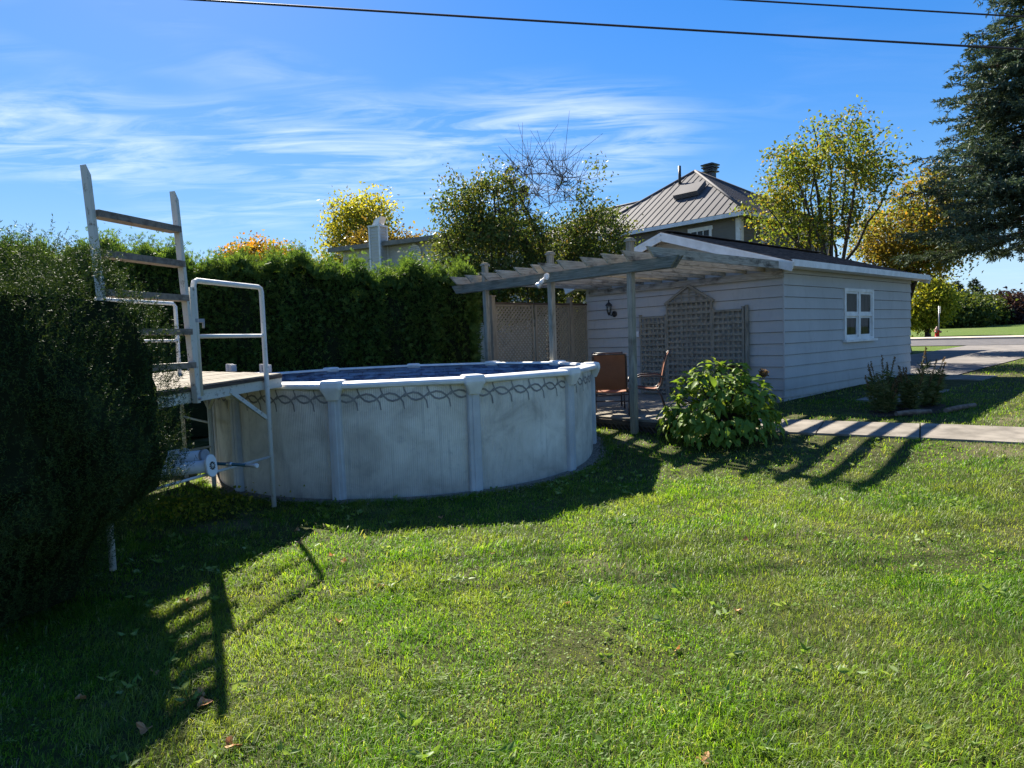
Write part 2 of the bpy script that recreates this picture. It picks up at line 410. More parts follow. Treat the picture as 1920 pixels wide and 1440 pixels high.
# ------------------------------------------------------------------ mesh helpers
class MB:
    """collects shapes into one mesh; each face keeps its own uv"""
    def __init__(s):
        s.v, s.f, s.uv, s.sm = [], [], [], []

    def face(s, pts, uvs=None, smooth=False):
        b = len(s.v)
        s.v += [tuple(p) for p in pts]
        s.f.append(tuple(range(b, b + len(pts))))
        s.uv.append(uvs or [(0, 0)] * len(pts))
        s.sm.append(smooth)

    def hexa(s, c, uvlen=None):
        """c: 8 corners, bottom ring 0-3 then top ring 4-7; shared vertices"""
        b = len(s.v)
        s.v += [tuple(p) for p in c]
        off = random.random() * 50
        P = [Vector(p) for p in c]
        L = [(P[1] - P[0]).length, (P[3] - P[0]).length, (P[4] - P[0]).length]
        ax = L.index(max(L))
        for q in ((0, 3, 2, 1), (4, 5, 6, 7), (0, 1, 5, 4), (1, 2, 6, 5), (2, 3, 7, 6), (3, 0, 4, 7)):
            s.f.append(tuple(b + i for i in q))
            a0 = P[q[0]]
            e1, e2 = P[q[1]] - a0, P[q[3]] - a0
            dirs = [(P[1] - P[0]), (P[3] - P[0]), (P[4] - P[0])][ax].normalized()
            us = []
            l1 = abs(e1.dot(dirs)) >= abs(e2.dot(dirs))
            for i in q:
                r = P[i] - a0
                u = r.dot(dirs)
                w = (r - dirs * u).length
                us.append((u + off, w + off * .37 + hash(q) % 7 * .13))
            s.uv.append(us)
            s.sm.append(False)

    def box(s, c, size, rz=0.0, M=None):
        hx, hy, hz = size[0] / 2, size[1] / 2, size[2] / 2
        M = M or Matrix.Rotation(rz, 3, 'Z')
        c = Vector(c)
        s.hexa([c + M @ Vector(p) for p in ((-hx, -hy, -hz), (hx, -hy, -hz), (hx, hy, -hz), (-hx, hy, -hz), (-hx, -hy, hz), (hx, -hy, hz), (hx, hy, hz), (-hx, hy, hz))])

    def bar(s, p0, p1, w, h, upv=(0, 0, 1)):
        """timber from p0 to p1, w across, h along up"""
        p0, p1 = Vector(p0), Vector(p1)
        d = (p1 - p0).normalized()
        upv = Vector(upv)
        sd = d.cross(upv)
        if sd.length < 1e-4:
            sd = d.cross(Vector((1, 0, 0)))
        sd.normalize()
        u = sd.cross(d).normalized()
        a, b = sd * w / 2, u * h / 2
        s.hexa([p0 - a - b, p1 - a - b, p1 + a - b, p0 + a - b, p0 - a + b, p1 - a + b, p1 + a + b, p0 + a + b])

    def tube(s, pts, r, n=8, cap=True, smooth=True):
        pts = [Vector(p) for p in pts]
        rs = r if isinstance(r, (list, tuple)) else [r] * len(pts)
        b = len(s.v)
        ref = None
        ln = 0.0
        lens = []
        for i, p in enumerate(pts):
            d = (pts[min(i + 1, len(pts) - 1)] - pts[max(i - 1, 0)]).normalized()
            if ref is None:
                ref = d.cross(Vector((0.31, 0.22, 0.92)))
                if ref.length < 1e-3:
                    ref = d.cross(Vector((1, 0, 0)))
            ref = (ref - d * ref.dot(d)).normalized()
            q = d.cross(ref)
            if i:
                ln += (p - pts[i - 1]).length
            lens.append(ln)
            for k in range(n):
                a = 2 * PI * k / n
                s.v.append(tuple(p + (ref * math.cos(a) + q * math.sin(a)) * rs[i]))
        for i in range(len(pts) - 1):
            for k in range(n):
                k2 = (k + 1) % n
                s.f.append((b + i * n + k, b + i * n + k2, b + (i + 1) * n + k2, b + (i + 1) * n + k))
                s.uv.append([(lens[i], k / n * .3), (lens[i], (k + 1) / n * .3), (lens[i + 1], (k + 1) / n * .3), (lens[i + 1], k / n * .3)])
                s.sm.append(smooth)
        if cap:
            s.f.append(tuple(b + k for k in reversed(range(n))))
            s.uv.append([(0, 0)] * n)
            s.sm.append(False)
            e = b + (len(pts) - 1) * n
            s.f.append(tuple(e + k for k in range(n)))
            s.uv.append([(0, 0)] * n)
            s.sm.append(False)

    def lathe(s, c, prof, n=16, M=None, smooth=True):
        """prof: (radius, z) rings about the axis through c"""
        c = Vector(c)
        b = len(s.v)
        for r, z in prof:
            for k in range(n):
                a = 2 * PI * k / n
                p = Vector((r * math.cos(a), r * math.sin(a), z))
                s.v.append(tuple(c + (M @ p if M else p)))
        for i in range(len(prof) - 1):
            for k in range(n):
                k2 = (k + 1) % n
                s.f.append((b + i * n + k, b + i * n + k2, b + (i + 1) * n + k2, b + (i + 1) * n + k))
                s.uv.append([(0, 0)] * 4)
                s.sm.append(smooth)
        s.f.append(tuple(b + k for k in reversed(range(n))))
        s.f.append(tuple(b + (len(prof) - 1) * n + k for k in range(n)))
        s.uv += [[(0, 0)] * n] * 2
        s.sm += [False] * 2

    def loft(s, rings, close=True, cap=True, smooth=False, uvs=None):
        b = len(s.v)
        n = len(rings[0])
        for r in rings:
            s.v += [tuple(p) for p in r]
        for i in range(len(rings) - 1):
            for k in range(n if close else n - 1):
                k2 = (k + 1) % n
                s.f.append((b + i * n + k, b + i * n + k2, b + (i + 1) * n + k2, b + (i + 1) * n + k))
                s.uv.append([(0, 0)] * 4)
                s.sm.append(smooth)
        if cap and close:
            s.f.append(tuple(b + k for k in reversed(range(n))))
            s.f.append(tuple(b + (len(rings) - 1) * n + k for k in range(n)))
            s.uv += [[(0, 0)] * n] * 2
            s.sm += [False] * 2

    def prism(s, poly, z0, z1):
        s.loft([[(x, y, z0) for x, y in poly], [(x, y, z1) for x, y in poly]])

    def mesh(s, name, off=(0, 0, 0)):
        me = bpy.data.meshes.new(name)
        o = Vector(off)
        me.from_pydata([(x - o.x, y - o.y, z - o.z) for x, y, z in s.v], [], s.f)
        ul = me.uv_layers.new(name='UVMap')
        ul.data.foreach_set('uv', [c for f in s.uv for u in f for c in u])
        me.polygons.foreach_set('use_smooth', s.sm)
        me.update()
        return me

    def build(s, name, material, parent=None, **kw):
        me = s.mesh(name, root_loc(parent))
        return link(name, me, material, parent, **kw)


def root_loc(o):
    if o is None:
        return Vector((0, 0, 0))
    while o.parent:
        o = o.parent
    return Vector(o.location)


def link(name, me, material, parent=None, loc=None, rz=0.0, label=None, cat=None, group=None, kind=None):
    if material and not me.materials:
        me.materials.append(MAT[material] if isinstance(material, str) else material)
    o = bpy.data.objects.new(name, me)
    COL.objects.link(o)
    o.parent = parent
    if loc is not None:
        o.location = Vector(loc) - root_loc(parent)
    o.rotation_euler = (0, 0, rz)
    tag(o, label, cat, group, kind)
    return o


def tag(o, label=None, cat=None, group=None, kind=None):
    for k, v in (('label', label), ('category', cat), ('group', group), ('kind', kind)):
        if v:
            o[k] = v
    return o


def thing(name, label, cat, loc=(0, 0, 0), group=None):
    o = bpy.data.objects.new(name, None)
    o.empty_display_size = 0.2
    COL.objects.link(o)
    o.location = loc
    return tag(o, label, cat, group)


def np_mesh(name, V, F, off=(0, 0, 0), smooth=False):
    """V (n,3); F (m,k) uniform polygons"""
    me = bpy.data.meshes.new(name)
    V = np.asarray(V, np.float32) - np.asarray(off, np.float32)
    F = np.asarray(F, np.int32)
    me.vertices.add(len(V))
    me.vertices.foreach_set('co', V.ravel())
    me.loops.add(F.size)
    me.loops.foreach_set('vertex_index', F.ravel())
    me.polygons.add(len(F))
    me.polygons.foreach_set('loop_start', np.arange(len(F), dtype=np.int32) * F.shape[1])
    me.polygons.foreach_set('loop_total', np.full(len(F), F.shape[1], np.int32))
    if smooth:
        me.polygons.foreach_set('use_smooth', np.ones(len(F), bool))
    me.update(calc_edges=True)
    return me


def unit(v):
    return v / np.maximum(np.linalg.norm(v, axis=1, keepdims=True), 1e-9)


def leaves(P, D, L, Wd, fold=0.25, N=None):
    """rhombic leaves: base P, direction D, length L, width Wd"""
    n = len(P)
    D = unit(D)
    R = rng.normal(size=(n, 3)) if N is None else N
    S = unit(np.cross(D, R))
    U = np.cross(S, D)
    L = np.broadcast_to(np.asarray(L, float), (n,))[:, None]
    Wd = np.broadcast_to(np.asarray(Wd, float), (n,))[:, None]
    mid = P + D * L * 0.42
    a = mid - S * Wd / 2 + U * Wd * fold
    b = mid + S * Wd / 2 + U * Wd * fold
    tip = P + D * L - U * L * 0.08
    V = np.stack([P, b, tip, a], 1).reshape(-1, 3)
    i = np.arange(n) * 4
    F = np.concatenate([np.stack([i, i + 1, i + 2], 1), np.stack([i, i + 2, i + 3], 1)])
    return V, F


def fans(P, D, L, lobes=5, spread=1.1, width=0.22):
    """flat fan-shaped evergreen sprays"""
    n = len(P)
    D = unit(D)
    S = unit(np.cross(D, rng.normal(size=(n, 3))))
    L = np.broadcast_to(np.asarray(L, float), (n,))[:, None]
    Vs, Fs = [P], []
    base = np.arange(n)
    k = n
    for j in range(lobes):
        a = (j / (lobes - 1) - .5) * 2 * spread if lobes > 1 else 0
        ln = L * (1 - 0.35 * abs(a) / max(spread, .01)) * rng.uniform(.8, 1.15, (n, 1))
        d = D * math.cos(a) + S * math.sin(a)
        sd = -D * math.sin(a) + S * math.cos(a)
        up_ = np.cross(D, S) * rng.uniform(-.2, .2, (n, 1)) * ln
        Vs += [P + d * ln * .55 - sd * ln * width / 2 + up_, P + d * ln + up_ * 1.6, P + d * ln * .55 + sd * ln * width / 2 + up_]
        i0 = k + np.arange(n)
        Fs += [np.stack([base, i0 + 2 * n, i0 + n, i0], 1)]
        k += 3 * n
    return np.concatenate(Vs), np.concatenate(Fs)


def merge(parts):
    Vs, Fs, k = [], [], 0
    for V, F in parts:
        Vs.append(V)
        Fs.append(F + k)
        k += len(V)
    return np.concatenate(Vs), np.concatenate(Fs)


# ------------------------------------------------------------------ ground
def axis(lo, hi, dense0, dense1, fine, grow=1.25):
    a = list(np.arange(dense0, dense1 + fine / 2, fine))
    st, x = fine, dense1
    while x < hi:
        st *= grow
        x += st
        a.append(min(x, hi))
    st, x = fine, dense0
    while x > lo:
        st *= grow
        x -= st
        a.insert(0, max(x, lo))
    return np.array(a)


gx, gy = axis(-900, 900, -9, 13, .25), axis(-60, 1500, -1, 21, .25)
X, Y = np.meshgrid(gx, gy)
Z = zg(X, Y)
idx = np.arange(X.size).reshape(X.shape)
F = np.stack([idx[:-1, :-1].ravel(), idx[:-1, 1:].ravel(), idx[1:, 1:].ravel(), idx[1:, :-1].ravel()], 1)
link('ground', np_mesh('ground', np.stack([X.ravel(), Y.ravel(), Z.ravel()], 1), F, smooth=True), 'lawn', kind='structure')


def sheet(name, poly_de, lift, material, nd=20, ne=8):
    """ground-following sheet: quad in (d,e) coordinates"""
    (d0, e0), (d1, e1) = poly_de
    V, F = [], []
    for i in range(nd + 1):
        for j in range(ne + 1):
            p = de(d0 + (d1 - d0) * i / nd, e0 + (e1 - e0) * j / ne)
            V.append((p.x, p.y, zgf(p.x, p.y) + lift))
    for i in range(nd):
        for j in range(ne):
            a = i * (ne + 1) + j
            F.append((a, a + ne + 1, a + ne + 2, a + 1))
    return link(name, np_mesh(name, V, F), material, kind='structure')


sheet('driveway', ((19.4, 5.0), (36.6, 8.9)), .02, 'driveway', 40, 10)
sheet('road', ((36.5, -70), (44.0, 120)), .03, 'asphalt', 14, 120)
# raised pavement with kerb beyond the road
mb = MB()
ring = []
for j in range(61):
    e = -60 + 3 * j
    r = []
    for d, dz in ((44.0, -.1), (44.0, .13), (44.15, .15), (45.6, .15), (45.6, -.1)):
        p = de(d, e)
        r.append((p.x, p.y, zgf(p.x, p.y) + dz))
    ring.append(r)
mb.loft(ring)
mb.build('pavement', 'pavement', kind='structure')

# concrete path in slabs
PATH0, PATHD = Vector((2.6, 11.45, 0)), Vector((0.853, -0.522, 0)).normalized()
PATHN = Vector((-PATHD.y, PATHD.x, 0))
path = thing('path', None, None)
path['kind'] = 'structure'


def slab(p0, d, n, ln, w, parent, tilt=0):
    mb = MB()
    c = []
    for top in (-.10, .0):
        for a, b in ((0, -w / 2), (ln, -w / 2), (ln, w / 2), (0, w / 2)):
            q = p0 + d * a + n * b
            c.append((q.x, q.y, zgf(q.x, q.y) + .028 + top + tilt * (a / ln - .5)))
    mb.hexa(c)
    mb.build('slab', 'concrete', parent)


a = 0.0
for i, ln in enumerate((1.25, 1.2, 1.3, 1.25, 1.2, 1.3, 1.2, 1.25)):
    slab(PATH0 + PATHD * a, PATHD, PATHN, ln - .018, 1.02 + .03 * (i % 2), path, random.uniform(-.012, .012))
    a += ln
for i in (0, 1, 4):                       # branch along the garage, mostly grown over
    slab(gp(.6 + i * 1.25, -1.55), DR, DL, 1.23, .9, path, random.uniform(-.01, .01))

# gravel bed round the pool
V, F = [], []
nseg = 96
for i in range(nseg):
    a = 2 * PI * i / nseg
    w_ = .06 + .03 * math.sin(a * 7) + .03 * math.sin(a * 17 + 1)
    for r in (PR - .25, PR + w_):
        x, y = POOL.x + r * math.cos(a), POOL.y + r * math.sin(a)
        V.append((x, y, zgf(x, y) + .012))
for i in range(nseg):
    j = (i + 1) % nseg
    F.append((2 * i, 2 * i + 1, 2 * j + 1, 2 * j))
link('gravel_bed', np_mesh('gravel_bed', V, F), 'gravel', kind='structure')
n = 5200
a = rng.uniform(PI * .9, PI * 2.15, n)
r = PR - .02 + np.abs(rng.normal(0, .10, n))
P = np.stack([POOL.x + r * np.cos(a), POOL.y + r * np.sin(a)], 1)
sz = rng.uniform(.006, .016, n)
ov = np.array([(1, 0, 0), (-1, 0, 0), (0, 1, 0), (0, -1, 0), (0, 0, 1), (0, 0, -1)], float)
of = np.array([(0, 2, 4), (2, 1, 4), (1, 3, 4), (3, 0, 4)])
jit = rng.uniform(.6, 1.3, (n, 6, 1))
V = np.concatenate([P, (zg(P[:, 0], P[:, 1]) + .014)[:, None]], 1)[:, None, :] + ov[None] * jit * sz[:, None, None] * np.array([1, 1, .7])
link('gravel_stones', np_mesh('gravel_stones', V.reshape(-1, 3), (np.arange(n)[:, None, None] * 6 + of[None]).reshape(-1, 3)), 'gravel',
     label='loose brown pebbles around the foot of the pool wall', cat='gravel', kind='stuff')

# ------------------------------------------------------------------ swimming pool
pool = thing('swimming_pool', 'round above-ground pool with pale corrugated wall and white rim', 'pool', POOL)


def pang(k):
    return PPH + k * 2 * PI / PN


def pol(a, r, z):
    return (POOL.x + r * math.sin(a), POOL.y - r * math.cos(a), z)


RW = PR - .07
for k in range(PN):
    a0, a1 = pang(k), pang(k + 1)
    # corrugated wall panel between two uprights
    nr = 66
    rings = []
    for i in range(nr * 4 + 1):
        a = a0 + (a1 - a0) * i / (nr * 4)
        rr = RW + (.0035, .0035, 0, 0)[i % 4]
        rings.append([pol(a, rr, -.03), pol(a, rr, 1.33)])
    mb = MB()
    mb.loft(rings, close=False)
    panel = mb.build('wall_panel', 'pool_wall', pool)
    # printed scroll of overlapping arcs
    mb = MB()
    nun = 6
    for u in range(nun):
        cu = (u + .5) / nun
        for pts in ([(-.13, .125), (-.128, .07), (-.10, .015), (-.05, -.025), (0.0, -.038), (.06, -.028), (.115, .004), (.15, .03)],
                    [(-.135, -.002), (-.09, .024), (-.03, .036), (.03, .026), (.085, -.008), (.118, -.05), (.13, -.12)]):
            row = []
            for i, (px, pz) in enumerate(pts):
                q0, q1 = pts[max(i - 1, 0)], pts[min(i + 1, len(pts) - 1)]
                tx, tz = q1[0] - q0[0], q1[1] - q0[1]
                l_ = math.hypot(tx, tz)
                wd = .0105 * (1 - .6 * abs(i / (len(pts) - 1) - .5))
                row.append([(px - tz / l_ * wd, pz + tx / l_ * wd), (px + tz / l_ * wd, pz - tx / l_ * wd)])
            rr = []
            for pr in row:
                rr.append([pol(a0 + (a1 - a0) * cu + px / RW, RW + .0075, 1.165 + pz * 1.2) for px, pz in pr])
            mb.loft(rr, close=False)
    mb.build('scroll_print', 'scroll', panel)
    # upright: broad ribbed post
    er = Vector((math.sin(a0), -math.cos(a0), 0))
    et = Vector((math.cos(a0), math.sin(a0), 0))
    prof = [(-.078, -.02), (-.078, .035), (-.066, .052), (-.03, .056), (-.022, .066), (.022, .066), (.03, .056), (.066, .052), (.078, .035), (.078, -.02)]
    mb = MB()
    c0 = POOL + er * (RW + .01)
    mb.loft([[c0 + et * (p * sc) + er * q + Vector((0, 0, z)) for p, q in prof] for z, sc in ((-.05, 1.0), (.6, .97), (1.25, .94))])
    mb.build('upright', 'upright_paint', pool)
    # top rail, a straight length between caps
    mb = MB()
    ends = []
    for aa in (a0 + .028, a1 - .028):
        e_ = Vector((math.sin(aa), -math.cos(aa), 0))
        rp = [(.045, 1.275), (.068, 1.29), (.074, 1.318), (.062, 1.34), (.03, 1.354), (-.09, 1.36), (-.125, 1.35), (-.13, 1.325), (-.115, 1.318), (.03, 1.31), (.035, 1.275)]
        ends.append([POOL + e_ * (PR - .02 + q) + Vector((0, 0, z)) for q, z in rp])
    mb.loft(ends)
    mb.build('top_rail', 'resin', pool)
    # moulded cap over the joint
    mb = MB()
    rings = []
    for z, w_, q0, q1 in ((1.155, .066, -.01, .052), (1.185, .076, -.02, .066), (1.235, .098, -.03, .086), (1.275, .122, -.05, .10), (1.30, .128, -.12, .106), (1.35, .128, -.14, .102), (1.374, .118, -.13, .088), (1.38, .09, -.11, .06)):
        ring = []
        qm, qh = (q0 + q1) / 2, (q1 - q0) / 2
        for i in range(20):
            t_ = 2 * PI * i / 20
            cx_ = abs(math.cos(t_)) ** .34 * math.copysign(1, math.cos(t_))
            sx_ = abs(math.sin(t_)) ** .34 * math.copysign(1, math.sin(t_))
            ring.append(POOL + er * (PR - .02 + qm + qh * sx_) + et * (w_ * cx_) + Vector((0, 0, z)))
        rings.append(ring)
    mb.loft(rings, smooth=False)
    mb.build('cap', 'resin', pool)
# liner, water
mb = MB()
ns = 132
for i in range(ns):
    a0, a1 = 2 * PI * i / ns, 2 * PI * (i + 1) / ns
    u0, u1 = a0 * PR, a1 * PR
    mb.face([pol(a0, RW - .03, .02), pol(a1, RW - .03, .02), pol(a1, RW - .03, 1.335), pol(a0, RW - .03, 1.335)], [(u0, 0), (u1, 0), (u1, 1.315), (u0, 1.315)])
mb.face([pol(2 * PI * i / ns, RW - .03, .02) for i in range(ns)], [(pol(2 * PI * i / ns, RW, 0)[0], pol(2 * PI * i / ns, RW, 0)[1]) for i in range(ns)])
mb.build('liner', 'liner', pool, label='blue liner printed with stacked stone')
mb = MB()
mb.face([pol(2 * PI * i / ns, RW - .034, 1.10) for i in range(ns)])
mb.build('water', 'water', pool)

# ------------------------------------------------------------------ garage
gar = thing('garage', 'low grey sided garage with white trim and shingled gable roof', 'garage', gp(0, 0, .33))
SP, L0 = .2277, 2.866
EAVE = 3.06
RIDGE = 3.98
mb = MB()                                   # shell behind the boards, blackened so the gaps read as shadow lines
c4 = [gp(.03, .03), gp(GL - .03, .03), gp(GL - .03, GW - .03), gp(.03, GW - .03)]
mb.loft([[(p.x, p.y, z) for p in c4] for z in (.2, 3.06)])
hw = GW / 2
mb.loft([[gp(.03 + t, .03, 3.05), gp(.03 + t, GW - .03, 3.05), gp(.03 + t, hw, RIDGE - .1)] for t in (0, GL - .06)])
mb.build('wall', 'gap_shade', gar)
mb = MB()
c4 = [gp(-.0, -.0), gp(GL, 0), gp(GL, GW), gp(0, GW)]
mb.loft([[(p.x, p.y, z) for p in c4] for z in (.1, .44)])
mb.build('foundation', 'foundation', gar)


def board(p0, p1, nrm, z0, z1, name='siding_board', cut0=0.0, cut1=0.0, parent=None, material='siding', lap=.024):
    """lapped board: foot stands proud; cut0/cut1 slope its upper corners in"""
    d = (p1 - p0).normalized()
    mb = MB()
    c = []
    for z, o0, o1 in ((z0, .0, lap + .006), (z1, 0.0, .006)):
        for e_, cut in ((0, cut0), (1, cut1)):
            pass
        a = p0 + d * (cut0 if z == z1 else 0)
        b = p1 - d * (cut1 if z == z1 else 0)
        c += [a + nrm * o1, b + nrm * o1, b + nrm * o0, a + nrm * o0]
    off = [Vector((q.x, q.y, 0)) for q in c]
    cc = [(q.x, q.y, z0) for q in off[:4]] + [(q.x, q.y, z1) for q in off[4:]]
    mb.hexa(cc)
    return mb.build(name, material, parent or gar)


lines_z = [L0 - SP * i for i in range(11)] + [.43]
WS0, WS1, WZ0, WZ1 = 2.86, 4.52, 1.50, 2.65
for i in range(12):                        # long wall
    zt = lines_z[i - 1] if i else EAVE - .05
    zb = lines_z[i]
    j = 1.15 + (i * 1.37) % 4.2
    nrm = -DL
    if zb < WZ1 and zt > WZ0:
        board(gp(-.012, 0), gp(WS0, 0), nrm, zb + .006, zt - .001)
        board(gp(WS1, 0), gp(GL, 0), nrm, zb + .006, zt - .001)
        if zt > WZ1:
            board(gp(WS0, 0), gp(WS1, 0), nrm, WZ1 - .01, zt - .001)
        if zb < WZ0:
            board(gp(WS0, 0), gp(WS1, 0), nrm, zb + .006, WZ0 - .04)
    elif i in (1, 2, 6, 9):
        jj = {1: 1.6, 2: 2.1, 6: 5.6, 9: 3.2}[i]
        board(gp(-.012, 0), gp(jj, 0), nrm, zb + .006, zt - .001)
        board(gp(jj + .004, 0), gp(GL, 0), nrm, zb + .006, zt - .001)
    else:
        board(gp(-.012, 0), gp(GL, 0), nrm, zb + .006, zt - .001)
for i in range(-4, 12):                    # gable wall
    zb = lines_z[i] if i >= 0 else L0 - SP * i
    zt = zb + SP if i < 11 else lines_z[10]
    slope = 1 / .325
    c0 = max(0, (zb - EAVE)) * slope
    c1 = max(0, (zt - EAVE)) * slope
    if c0 > hw - .05:
        continue
    c1 = min(c1, hw - .02)
    board(gp(0, c0), gp(0, GW - c0), -DR, zb + .006, zt - .001, cut0=max(0, c1 - c0), cut1=max(0, c1 - c0))
# corner trim strip
mb = MB()
mb.bar(gp(-.018, -.020, .42), gp(-.018, -.020, EAVE), .028, .028, DR)
mb.build('corner_trim', 'siding', gar)
# roof: decks, shingle courses, boards of the eaves
OV, OE = .34, .34                            # overhang at gables and eaves
pitch_ = .325


def roofpt(side, t, s_dr, lift=0.0):
    """t: 0 at the eave edge .. 1 at the ridge"""
    run = hw + OE
    e = -OE + run * t
    if side:
        e = GW - e
    return gp(s_dr, e, 3.0 + run * t * pitch_ + lift)


mb = MB()
for side in (0, 1):
    a, b, c_, d_ = roofpt(side, 0, -OV), roofpt(side, 0, GL + OV), roofpt(side, 1, GL + OV), roofpt(side, 1, -OV)
    z = Vector((0, 0, .04))
    mb.hexa([a, b, c_, d_, a + z, b + z, c_ + z, d_ + z])
mb.build('roof_deck', 'white_paint', gar)
mb = MB()
for side in (0, 1):
    nc = 21
    for r in range(nc):
        t0, t1 = r / nc - .004, (r + 1.25) / nc
        x = -OV - .02 - (r % 2) * .16
        while x < GL + OV:
            x0, x1 = max(x, -OV - .02), min(x + .32, GL + OV + .02)
            if x1 - x0 > .04:
                h_ = .046 + random.uniform(0, .006)
                pts = [roofpt(side, t0, x0 + .004), roofpt(side, t0, x1 - .004), roofpt(side, min(t1, 1.0), x1 - .004), roofpt(side, min(t1, 1.0), x0 + .004)]
                bot = [p + Vector((0, 0, .041)) for p in pts]
                top = [pts[0] + Vector((0, 0, h_ + .014)), pts[1] + Vector((0, 0, h_ + .014)), pts[2] + Vector((0, 0, .043)), pts[3] + Vector((0, 0, .043))]
                mb.hexa(bot + top)
            x += .32
for x in np.arange(-OV, GL + OV - .1, .28):
    a = roofpt(0, 1, x)
    mb.bar(a + Vector((0, 0, .065)), a + DR * .3 + Vector((0, 0, .07)), .3, .012)
mb.build('shingles', 'shingle', gar, kind='stuff')
for side in (0, 1):                          # barge boards and eave fascias
    for s_ in (-OV - .0215, GL + OV + .0215):
        mb = MB()
        a, b = roofpt(side, -.012, s_, -.055), roofpt(side, 1.0, s_, -.055)
        mb.bar(a, b, .04, .17, DL.cross(DR))
        mb.build('barge_board', 'white_paint', gar)
        mb = MB()
        a, b = roofpt(side, -.02, s_ - math.copysign(.012, GL / 2 - s_), .012), roofpt(side, 1.0, s_ - math.copysign(.012, GL / 2 - s_), .012)
        mb.bar(a, b, .03, .05, DL.cross(DR))
        mb.build('trim_strip', 'white_paint', gar)
    mb = MB()
    e_ = -OE - .018 if side == 0 else GW + OE + .018
    zf = roofpt(side, 0, 0).z
    mb.bar(gp(-OV, e_, zf + .015), gp(GL + OV, e_, zf + .015), .036, .125)
    mb.build('fascia', 'white_paint', gar, label='white fascia board along the eave')
    mb = MB()
    e1 = -.03 if side == 0 else GW + .03
    mb.bar(gp(-OV + .03, (e_ + e1) / 2, zf - .035), gp(GL + OV - .03, (e_ + e1) / 2, zf - .035), abs(e_ - e1) - .03, .015)
    mb.build('soffit', 'white_paint', gar)
# sliding window in the long wall
win = MB()
nr_ = -DL


def wbar(s0, z0, s1, z1, w_, dep, o_):
    pass


def wbox(mb, s0, s1, z0, z1, o0, o1):
    mb.hexa([gp(s0, -o0, z0), gp(s1, -o0, z0), gp(s1, -o1, z0), gp(s0, -o1, z0), gp(s0, -o0, z1), gp(s1, -o0, z1), gp(s1, -o1, z1), gp(s0, -o1, z1)])


wm = (WS0 + WS1) / 2
wbox(win, WS0 - .02, WS0 + .07, WZ0, WZ1, -.03, .045)
wbox(win, WS1 - .07, WS1 + .02, WZ0, WZ1, -.03, .045)
wbox(win, WS0 + .07, WS1 - .07, WZ1 - .07, WZ1, -.03, .043)
wbox(win, WS0 + .07, WS1 - .07, WZ0, WZ0 + .05, -.03, .043)
wbox(win, wm - .05, wm + .05, WZ0 + .05, WZ1 - .07, -.03, .041)
window = win.build('window', 'white_paint', gar)
for s0, s1 in ((WS0 + .07, wm - .05), (wm + .05, WS1 - .07)):
    zm = 2.05
    for z0, z1, o_ in ((zm + .02, WZ1 - .07, .022), (WZ0 + .05, zm - .02, .004)):
        mb = MB()
        fw_ = .055
        s1_ = s1
        wbox(mb, s0, s0 + fw_, z0, z1, o_ - .02, o_)
        wbox(mb, s1_ - fw_, s1_, z0, z1, o_ - .02, o_)
        wbox(mb, s0 + fw_, s1_ - fw_, z0, z0 + .06, o_ - .02, o_)
        wbox(mb, s0 + fw_, s1_ - fw_, z1 - .045, z1, o_ - .02, o_)
        mb.build('sash', 'white_paint', window)
        mb = MB()
        mb.face([gp(s0 + fw_, -(o_ - .01), z0 + .05), gp(s1_ - fw_, -(o_ - .01), z0 + .05), gp(s1_ - fw_, -(o_ - .01), z1 - .04), gp(s0 + fw_, -(o_ - .01), z1 - .04)])
        mb.build('pane', 'pane', window)
    mb = MB()
    wbox(mb, s0, s1, zm - .022, zm + .022, -.02, .035)
    mb.build('meeting_rail', 'white_paint', window)
    mb = MB()                                # pleated dark sheet standing in for the unlit interior
    rr = []
    for i in range(41):
        s_ = s0 + (s1 - s0) * i / 40
        o_ = -.022 + .004 * math.sin(i * 1.4)
        rr.append([gp(s_, -o_, WZ0 + .05), gp(s_, -o_, WZ1 - .05)])
    mb.loft(rr, close=False)
    mb.build('unlit_backing', 'unlit_backing', window)
mb = MB()
wbox(mb, WS0 - .08, WS1 + .10, WZ0 - .055, WZ0, 0, .10)
mb.build('sill', 'white_paint', window)
# small vent plate in the gable
mb = MB()
mb.bar(gp(-.03, 2.35, 3.30), gp(-.03, 2.35, 3.48), .10, .02, DR)
mb.build('vent_plate', 'white_paint', gar)

# outlet box
mb = MB()
mb.bar(gp(-.03, 3.46, 1.73), gp(-.03, 3.46, 1.86), .08, .05, DR)
o = mb.build('outlet_box', 'white_plastic', label='small white outlet box on grey siding beside the trellis', cat='outlet')
# wall lantern
lan = thing('wall_lantern', 'black coach lantern mounted on grey siding near the lattice screen', 'lantern', gp(-.02, 4.2, 2.2))
mb = MB()
Mx = Matrix((DL, Vector((0, 0, 1)), -DR)).transposed()
mb.lathe(gp(-.022, 4.14, 2.30), [(.075, 0), (.075, .018), (.05, .03)], 14, Mx)
mb.tube([gp(-.05, 4.14, 2.30), gp(-.12, 4.17, 2.27), gp(-.16, 4.2, 2.30), gp(-.16, 4.2, 2.335)], .014, 8)
mb.build('bracket', 'black_metal', lan)
lc = gp(-.16, 4.2, 2.33)
mb = MB()
mb.lathe(lc, [(.02, -.06), (.035, -.02), (.05, 0), (.05, .012)], 6, smooth=False)
for i in range(6):
    a = PI / 3 * i
    mb.tube([lc + Vector((.047 * math.cos(a), .047 * math.sin(a), .01)), lc + Vector((.07 * math.cos(a), .07 * math.sin(a), .17))], .005, 4)
mb.lathe(lc, [(.085, .17), (.085, .178), (.05, .225), (.02, .25), (.012, .27), (.018, .285), (.003, .315)], 6, smooth=False)
mb.build('cage', 'black_metal', lan)
mb = MB()
mb.lathe(lc, [(.042, .012), (.062, .168)], 6, smooth=False)
